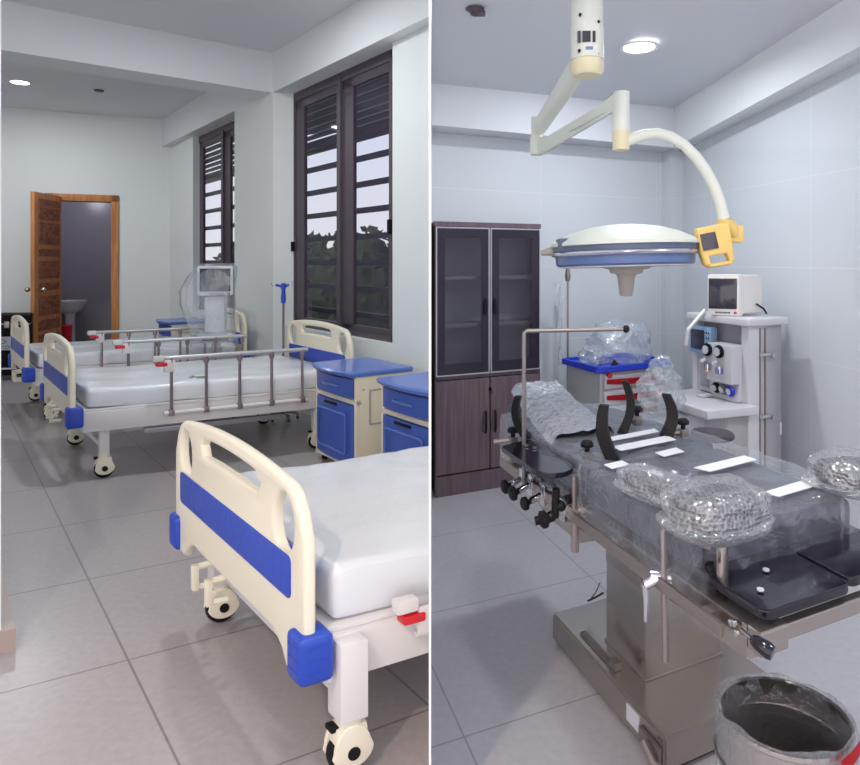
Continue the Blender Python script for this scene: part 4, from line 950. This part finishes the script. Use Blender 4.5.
# ---------------------------------------------------------------- operating table
B0 = Vector((.510, 2.026, 0))
t = Thing('operating_table', B0, 27, 19.5, 'steel operating table with black pads on a pedestal, partly plastic-wrapped', 'operating table')
ob = t
bm = B(); hexa(bm, [(0, -.07, .015), (.52, -.07, .015), (.52, .68, .015), (0, .68, .015)], [(0, -.07, .118), (.52, -.07, .118), (.52, .68, .118), (0, .68, .118)])
bmesh.ops.bevel(bm, geom=bm.edges[:], offset=.008, segments=2, affect='EDGES')
base = t.part('base', bm, M['steel'])
bm = B(); box(bm, .02, .5, -.05, .66, 0, .02); t.part('base_gap_shadow', bm, M['black'], base, smooth=False)  # inset black slab standing for the shadow in the gap under the base
bm = B(); box(bm, -.004, .004, .06, .13, .05, .10); t.part('rating_plate', bm, M['grey'], base, smooth=False)
bm = B(); box(bm, -.014, 0, -.06, .05, .035, .085, .006); tube(bm, [(-.03, .0, .075), (-.03, -.05, .045), (-.01, -.06, .03)], .012, 8); t.part('brake_pedal', bm, M['steeld'], base)
bm = B(); box(bm, .03, .055, .27, .50, .118, .128, .003); box(bm, .03, .06, .25, .29, .118, .145, .004); t.part('base_slot', bm, M['steeld'], base)
bm = B(); box(bm, .10, .44, .165, .42, .115, .72, .006); box(bm, .095, .445, .16, .425, .118, .128, .003); col_ = t.part('column', bm, M['steel'])
bm = B(); box(bm, .085, .10, .185, .40, .42, .70, .004); t.part('column_cover', bm, M['steel'], col_)
bm = B(); box(bm, .092, .10, .19, .205, .58, .70); t.part('slot', bm, M['black'], col_, smooth=False)
# side frame
bm = B(); hexa(bm, [(-.19, -.60, .69), (-.14, -.60, .69), (-.14, .78, .69), (-.19, .78, .69)], [(-.19, -.60, .762), (-.14, -.60, .762), (-.14, .78, .762), (-.19, .78, .762)])
hexa(bm, [(.36, -.60, .70), (.40, -.60, .70), (.40, .78, .69), (.36, .78, .69)], [(.36, -.60, .762), (.40, -.60, .762), (.40, .78, .762), (.36, .78, .762)])
box(bm, -.15, .42, .02, .5, .66, .75, .004); box(bm, -.15, .42, .74, .78, .69, .75, .004); box(bm, -.19, -.11, -.64, -.60, .715, .765, .004); box(bm, -.1, .42, -.625, -.60, .72, .755, .004)
hexa(bm, [(-.16, .17, .62), (.36, .17, .62), (.36, .42, .62), (-.16, .42, .62)], [(-.16, .0, .70), (.36, .0, .70), (.36, .68, .70), (-.16, .68, .70)])
bmesh.ops.recalc_face_normals(bm, faces=bm.faces[:]); fr_ = t.part('side_frame', bm, M['steel'], smooth=False)
bm = B(); box(bm, -.218, -.208, -.55, .72, .715, .745, .002)
for yy in (-.5, -.1, .3, .65): box(bm, -.21, -.185, yy, yy + .03, .72, .74)
box(bm, .42, .43, -.45, .72, .715, .745, .002)
for yy in (-.4, .1, .65): box(bm, .398, .422, yy, yy + .03, .72, .74)
t.part('accessory_rail', bm, M['steeld'], smooth=False)
# leg plates (black)
for x0, x1, y0 in ((-.165, .112, -.625), (.122, .39, -.61)):
    bm = B(); plate(bm, [rrect(x0, x1, y0, -.28, .025)], .022, .004, lambda a, b, c: (a, b, .782 + c)); t.part('leg_plate', bm, M['blackgloss'], smooth=False, label='glossy black leg plate')
bm = B()
for xx, yy in ((-.11, -.56), (-.03, -.50)): lathe(bm, [(0, 0), (.008, 0), (.008, .003), (0, .003)], (xx, yy, .797), seg=12)
t.part('plate_studs', bm, M['grey'])
# mattress pads
for y0, y1, z in ((-.42, .12, .875), (.13, .52, .885), (.53, .80, .875)):
    bm = B(); box(bm, -.165, .385, y0, y1, .765, z - .008, .025, 3); t.part('table_pad', bm, M['pad'])
bm = B(); box(bm, .0, .36, .82, 1.16, .76, .84, .02, 3); t.part('head_pad', bm, M['pad'])
def cover(x, y):
    x0, x1, y0, y1 = -.172, .392, -.425, .80
    dx = max(x0 - x, x - x1, 0); dy = max(y0 - y, y - y1, 0); n = noise.noise(Vector((x * 6, y * 6, 0))); n2_ = noise.noise(Vector((x * 17, y * 13, 4)))
    rg = (1 - abs(noise.noise(Vector((x * 5 + y * 3, y * 4 - x * 2, 9))) * 2.2)); z = .890 + .010 * n + .005 * n2_ + .010 * max(0, rg - .55)
    cx = min(max(x, x0), x1); cy = min(max(y, y0), y1); px, py = cx, cy
    if dx > 0 or dy > 0:
        dd = math.hypot(dx, dy); out = (min(dd, .04) * .4 + .012 * (1 + n2_) + .012 * abs(n)) * (.35 if (y > .1 and x < 0) or x > .3 else 1) + (.022 * max(0, rg - .3) if y < .5 else 0)
        ux, uy = (cx - x) / dd, (cy - y) / dd
        px = cx - ux * out; py = cy - uy * out; z -= max(0, dd - .015) * .95
    return (px, py, z)
# white tapes
def tape(y0, y1, x0, x1, z, sk=0):
    bm = B(); n = 12; V = []
    for i in range(n + 1):
        x = x0 + (x1 - x0) * i / n; zz = max(cover(x, y0)[2], cover(x, y1)[2]) + .003
        V.append([bm.verts.new((x, yy, zz + dz_)) for yy, dz_ in ((y0, 0), (y1, 0), (y1, .002), (y0, .002))])
    for a, b in zip(V, V[1:]):
        for k in range(4): bm.faces.new((a[k], a[(k + 1) % 4], b[(k + 1) % 4], b[k]))
    bm.faces.new(V[0][::-1]); bm.faces.new(V[-1])
    return t.part('white_strap', bm, M['tape'], smooth=False, label='white paper strap')
for q in (((763, 493), (779, 497), (830, 482), (815, 477)), ((694, 468), (710, 472), (757, 460), (744, 456)), ((655, 453), (664, 457), (684, 452), (676, 448)), ((624, 475), (635, 481), (664, 475), (655, 470)),
          ((604, 465), (612, 469), (630, 465), (622, 461)), ((612, 447), (621, 451), (676, 440), (667, 436)), ((608, 438), (613, 441), (659, 432), (654, 429))):
    c_ = [t.local(U(u, v, .905)) for u, v in q]; bm = B(); hexa(bm, c_, [p + Vector((0, 0, .002)) for p in c_]); t.part('white_strap', bm, M['tape'], smooth=False, label='white paper strap')
# plastic cover sheet over the pads
def sheet(xs, ys, zf, m, nm, nx=46, ny=90, label=None):
    bm = B(); G = []
    for i in range(nx + 1):
        row = []
        for j in range(ny + 1):
            x = xs[0] + (xs[1] - xs[0]) * i / nx; y = ys[0] + (ys[1] - ys[0]) * j / ny; row.append(bm.verts.new(zf(x, y)))
        G.append(row)
    for i in range(nx):
        for j in range(ny): bm.faces.new((G[i][j], G[i + 1][j], G[i + 1][j + 1], G[i][j + 1]))
    return t.part(nm, bm, M[m], label=label)
sheet((-.34, .45), (-.57, .84), cover, 'film', 'plastic_cover', 80, 130, label='clear plastic sheet over the pads')
# crinkled wrap over the head pad
def foilf(x, y):
    n1 = noise.noise(Vector((x * 9, y * 9, 1))); n2 = noise.noise(Vector((x * 40, y * 40, 2))); e = max(.03 - x, x - .25, 0)
    return (x - .17 + (y - .36) * .24, y, .912 + max(0, y - .8) * .06 + .008 * n1 + .007 * n2 - e * 1.2)
sheet((0, .28), (.36, 1.16), foilf, 'foil', 'crinkled_wrap', 50, 80, label='silvery crinkled wrap over the head pad')
# arm board
bm = B()
ab = [(-.325, .44), (-.325, .20)] + [(-.255 - .07 * math.cos(a), .19 - .075 * math.sin(a)) for a in [PI * k / 10 for k in range(11)]] + [(-.185, .47), (-.20, .49), (-.31, .46)]
plate(bm, [ab], .016, .003, lambda a, b, c: (a, b, .862 + c)); abp = t.part('arm_board', bm, M['blackgloss'], smooth=False, label='glossy black arm board')
bm = B()
for xx, yy in ((-.24, .41), (-.225, .375)): lathe(bm, [(0, 0), (.010, 0), (.010, .003), (0, .003)], (xx, yy, .873), seg=12)
t.part('board_studs', bm, M['chrome'], abp)
bm = B(); tube(bm, [(-.2, .13, .85), (-.2, .13, .62)], [.011, .013], 10); lathe(bm, [(0, 0), (.02, 0), (.022, .02), (.02, .04), (0, .04)], (-.215, .13, .735), (1, 0, 0), 12); t.part('board_post', bm, M['steeld'])
def knob(p, ax=(0, 0, 1), r=.02):
    bm = B(); lathe(bm, [(0, 0), (r * .4, 0), (r * .4, .014), (r, .018), (r * 1.05, .028), (r * .7, .036), (0, .038)], p, ax, 8); return bm
# clamp clusters along the rail
for k, (y, s) in enumerate(((.47, 1), (.40, 1), (.30, .9), (.16, 1.1))):
    bm = B(); box(bm, -.235, -.20, y - .02, y + .02, .705, .775, .005); tube(bm, [(-.24, y, .74), (-.285, y - .01, .73)], .013 * s, 10); c_ = t.part('rail_clamp', bm, M['chrome'])
    t.part('clamp_knob', knob((-.28, y - .01, .73), (-1, -.1, -.1), .024 * s), M['black'], c_)
# crank lever
pv = t.local(D(566, 500, 2.06)); p0 = t.local(D(556, 492, 2.04)); p1 = t.local(D(555, 517, 2.04)); p2 = t.local(D(535, 521, 2.03))
bm = B(); tube(bm, [pv + Vector((.05, 0, 0)), pv], .014, 10); tube(bm, [p0 + Vector((0, 0, .01)), p0, p1], .013, 8); tube(bm, [p1, p1.lerp(p2, .3), p2], [.010, .014, .013], 10); r = bmesh.ops.create_icosphere(bm, subdivisions=2, radius=.017)
for v in r['verts']: v.co += t.local(D(561, 506, 2.04))
t.part('crank_lever', bm, M['black'], label='black crank lever')
# screen frame: upright with a horizontal arm
bm = B(); top = t.local(D(524, 331, 2.33)); t0 = Vector((top.x, top.y, .72)); e_ = t.local(D(626, 329, 2.36))
tube(bm, [t0, top - Vector((0, 0, .03)), top - Vector((0, 0, .008)), top + Vector((.012, 0, 0)), e_], .0075, 10); sf = t.part('screen_frame', bm, M['steeld'])
bm = B(); r = bmesh.ops.create_icosphere(bm, subdivisions=2, radius=.014)
for v in r['verts']: v.co += e_
t.part('ball_end', bm, M['black'], sf)
# curved side supports
def support(u0, v0, u1, v1, bulge, d, wdt, nm='curved_support'):
    a, b = t.local(D(u0, v0, d)), t.local(D(u1, v1, d - .04)); bm = B(); n = 10; V = []
    for i in range(n + 1):
        k = i / n; c = a.lerp(b, k) + (t.local(t.loc + Vector((bulge * math.sin(PI * k), 0, 0)))); 
        wv = wdt * (.8 + .4 * k)
        V.append([bm.verts.new(c + Vector((sx * wv / 2 * .6 + sy * .010, -sx * wv / 2 * .7 + sy * .012, 0))) for sx, sy in ((-1, -1), (1, -1), (1, 1), (-1, 1))])
    for p, q in zip(V, V[1:]):
        for k in range(4): bm.faces.new((p[k], p[(k + 1) % 4], q[(k + 1) % 4], q[k]))
    bm.faces.new(V[0][::-1]); bm.faces.new(V[-1]); bmesh.ops.bevel(bm, geom=bm.edges[:], offset=.002, segments=1, affect='EDGES')
    return t.part(nm, bm, M['black'], label='black curved body support')
support(518, 396, 527, 438, -.022, 2.46, .035)
support(604, 405, 613, 459, -.018, 2.12, .045)
support(625, 381, 622, 433, .026, 2.45, .035)
support(666, 394, 666, 436, .022, 2.35, .045)
for u, v, d, u2 in ((513, 433, 2.47, 494), (587, 448, 2.16, 606), (637, 412, 2.5, 622), (683, 425, 2.38, 670)):
    a = t.local(D(u, v + 4, d)); t.part('support_knob', knob(a, (0, 0, 1), .022), M['black'])
    bm = B(); b = t.local(D(u2, v + 9, d)); tube(bm, [t.local(D(u + 4, v + 6, d)), b], .009, 8); box(bm, a.x - .016, a.x + .016, a.y - .016, a.y + .016, a.z - .03, a.z + .002, .004); t.part('support_bar', bm, M['steeld'])
# near handle, clamp and bent bracket
bm = B(); a = t.local(D(742, 630, 1.37)); b = t.local(D(752, 639, 1.32)); tube(bm, [a, b], .005, 8); hd = t.part('handle_rod', bm, M['chrome'])
bm = B(); c_ = t.local(D(773, 654, 1.29)); tube(bm, [b, b.lerp(c_, .2), b.lerp(c_, .8), c_], [.009, .013, .016, .013], 12); t.part('grip', bm, M['blackgloss'], hd)
bm = B()
for u, v in ((745, 620), (751, 628), (733, 622)):
    p = t.local(D(u, v, 1.41)); p.x = -.196; lathe(bm, [(0, 0), (.007, 0), (.007, .006), (0, .008)], p, (-1, 0, 0), 10)
t.part('screws', bm, M['chrome'])
bm = B(); A_ = t.local(D(665, 577, 1.64)); tube(bm, [A_ + Vector((-.03, .02, 0)), A_ + Vector((.04, -.03, .0))], .022, 14); tube(bm, [t.local(D(645, 585, 1.63)), t.local(D(658, 578, 1.63))], .012, 10); tube(bm, [t.local(D(645, 583, 1.63)), t.local(D(646, 600, 1.63)), t.local(D(645.5, 621, 1.63))], [.011, .008, .005], 10); t.part('chrome_clamp', bm, M['chrome'], label='chrome rail clamp')
bm = B(); tube(bm, [t.local(D(u, v, d)) for u, v, d in ((665.5, 661, 1.62), (664.5, 600, 1.62), (663.5, 532, 1.62), (665, 529, 1.62), (669, 528, 1.61), (685, 536, 1.58), (712, 548, 1.53))], .0085, 10); t.part('support_bracket', bm, M['steeld'])
bm = B(); tube(bm, [t.local(D(722, 545, 1.52)), t.local(D(722, 577, 1.52))], .0145, 14); t.part('support_socket', bm, M['steel'])
t.part('socket_knob', knob(t.local(D(723, 577, 1.52)), (0, 0, -1), .014), M['black'])
t.part('socket_knob', knob(t.local(D(713, 563, 1.51)), (-.8, -.5, 0), .012), M['black'])
bm = B(); tube(bm, [t.local(D(600, 583, 2.52)), t.local(D(596, 592, 2.6)), t.local(D(590, 600, 2.64))], .002, 6); tube(bm, [t.local(D(603, 593, 2.55)), t.local(D(596, 597, 2.6)), t.local(D(588, 601, 2.64))], .004, 6); t.part('power_cable', bm, M['black'])

# bubble-wrapped supports resting on the table
def wrapped(nm, c, r, yaw, label, seed, tail=None):
    th = Thing(nm, c, yaw, yaw, label, 'wrapped support', 'bubble-wrapped rests on the operating table')
    bm = B(); plate(bm, [rrect(-r[0], r[0], -r[1], r[1], min(r[0], r[1]) * .8, 8)], r[2] * 1.5, r[2] * .5, lambda a, b, c_: (a, b, r[2] + c_)); th.part('pad', bm, M['black'])
    bm = B(); bmesh.ops.create_icosphere(bm, subdivisions=5, radius=1)
    for v in bm.verts:
        q = v.co.copy(); m = (abs(q.x) ** 3 + abs(q.y) ** 3 + abs(q.z) ** 3) ** (1 / 3); q = q / m * 1.0
        k = 1 + .10 * noise.noise(q * 2 + Vector((seed, 0, 0))) + .06 * abs(noise.noise(q * 5 + Vector((0, seed, 0))))
        v.co = Vector((q.x * (r[0] + .016) * k, q.y * (r[1] + .016) * k, r[2] + q.z * (r[2] + .018) * k)); v.co.z = max(v.co.z, -.012)
        if q.z < -.3: v.co.x *= 1.12; v.co.y *= 1.08
    th.part('bubble_wrap', bm, M['bubble'], label='clear bubble wrap'); return th
c1 = D(722, 540, 1.52); 
wrapped('wrapped_rest', Vector((c1.x + .0, c1.y + .04, .885)), (.105, .075, .045), 28, 'large bubble-wrapped black rest on a bent bracket, near front corner of the table', 3)
wrapped('wrapped_rest', U(662, 497, .905) + Vector((0, 0, 0)), (.035, .12, .022), 32, 'long slim bubble-wrapped pad lying left of the large wrapped rest', 8)
cR_ = U(850, 486, .90); wrapped('wrapped_rest', cR_, (.085, .07, .036), 20, 'bubble-wrapped rest at the right edge of the table, cut by the frame', 12)

# ---------------------------------------------------------------- steel bin
rb = .150
pc = U(784, 716, .40); pc.z = 0
t = Thing('steel_bin', pc, 0, 0, 'open stainless steel bin with a clear plastic liner, front right on the floor', 'bin')
bm = B(); lathe(bm, [(0, .0), (rb * .93, .0), (rb * .95, .01), (rb * .97, .30), (rb, .31), (rb * .975, .32), (rb * .98, .39), (rb * 1.01, .395), (rb * 1.0, .405), (rb * .96, .40), (rb * .955, .345), (rb * .94, .34), (rb * .955, .332), (rb * .955, .315), (rb * .94, .31), (rb * .95, .30), (rb * .92, .012), (0, .012)], seg=64)
t.part('bucket', bm, M['steel'])
bm = B(); n = 72; rings = []
for i, (r, z) in enumerate(((rb * .90, .20), (rb * .91, .27), (rb * .93, .34), (rb * .965, .404), (rb * 1.0, .416), (rb * 1.05, .405), (rb * 1.05, .36), (rb * 1.04, .30), (rb * 1.06, .24))):
    rings.append([bm.verts.new((math.cos(a) * (r + .006 * noise.noise(Vector((math.cos(a) * 4, math.sin(a) * 4, z * 20)))), math.sin(a) * (r + .006 * noise.noise(Vector((math.cos(a) * 4, math.sin(a) * 4, z * 20)))), z + .012 * noise.noise(Vector((math.cos(a) * 3, math.sin(a) * 3, i * .4))))) for a in [2 * PI * k / n for k in range(n)]])
for a, b in zip(rings, rings[1:]):
    for k in range(n): bm.faces.new((a[k], a[(k + 1) % n], b[(k + 1) % n], b[k]))
t.part('liner', bm, M['filmbin'], label='clear plastic bin liner')
bm = B(); tube(bm, [(rb * 1.04 * math.cos(a), rb * 1.04 * math.sin(a), .30 + .0 * a) for a in [PI * .75 + k * PI * .5 / 10 for k in range(11)]], .005, 8); t.part('carry_handle', bm, M['steeld'])
bm = B(); V = []
for k in range(7):
    a = -PI * .40 + k * .07; V.append([bm.verts.new((rb * 1.13 * math.cos(a), rb * 1.13 * math.sin(a), z)) for z in (.375 + .004 * k, .41 + .004 * k)])
for a, b in zip(V, V[1:]): bm.faces.new((a[0], b[0], b[1], a[1]))
bmesh.ops.solidify(bm, geom=bm.faces[:], thickness=.003); t.part('red_label', bm, M['red'], label='red sticker on the rim')
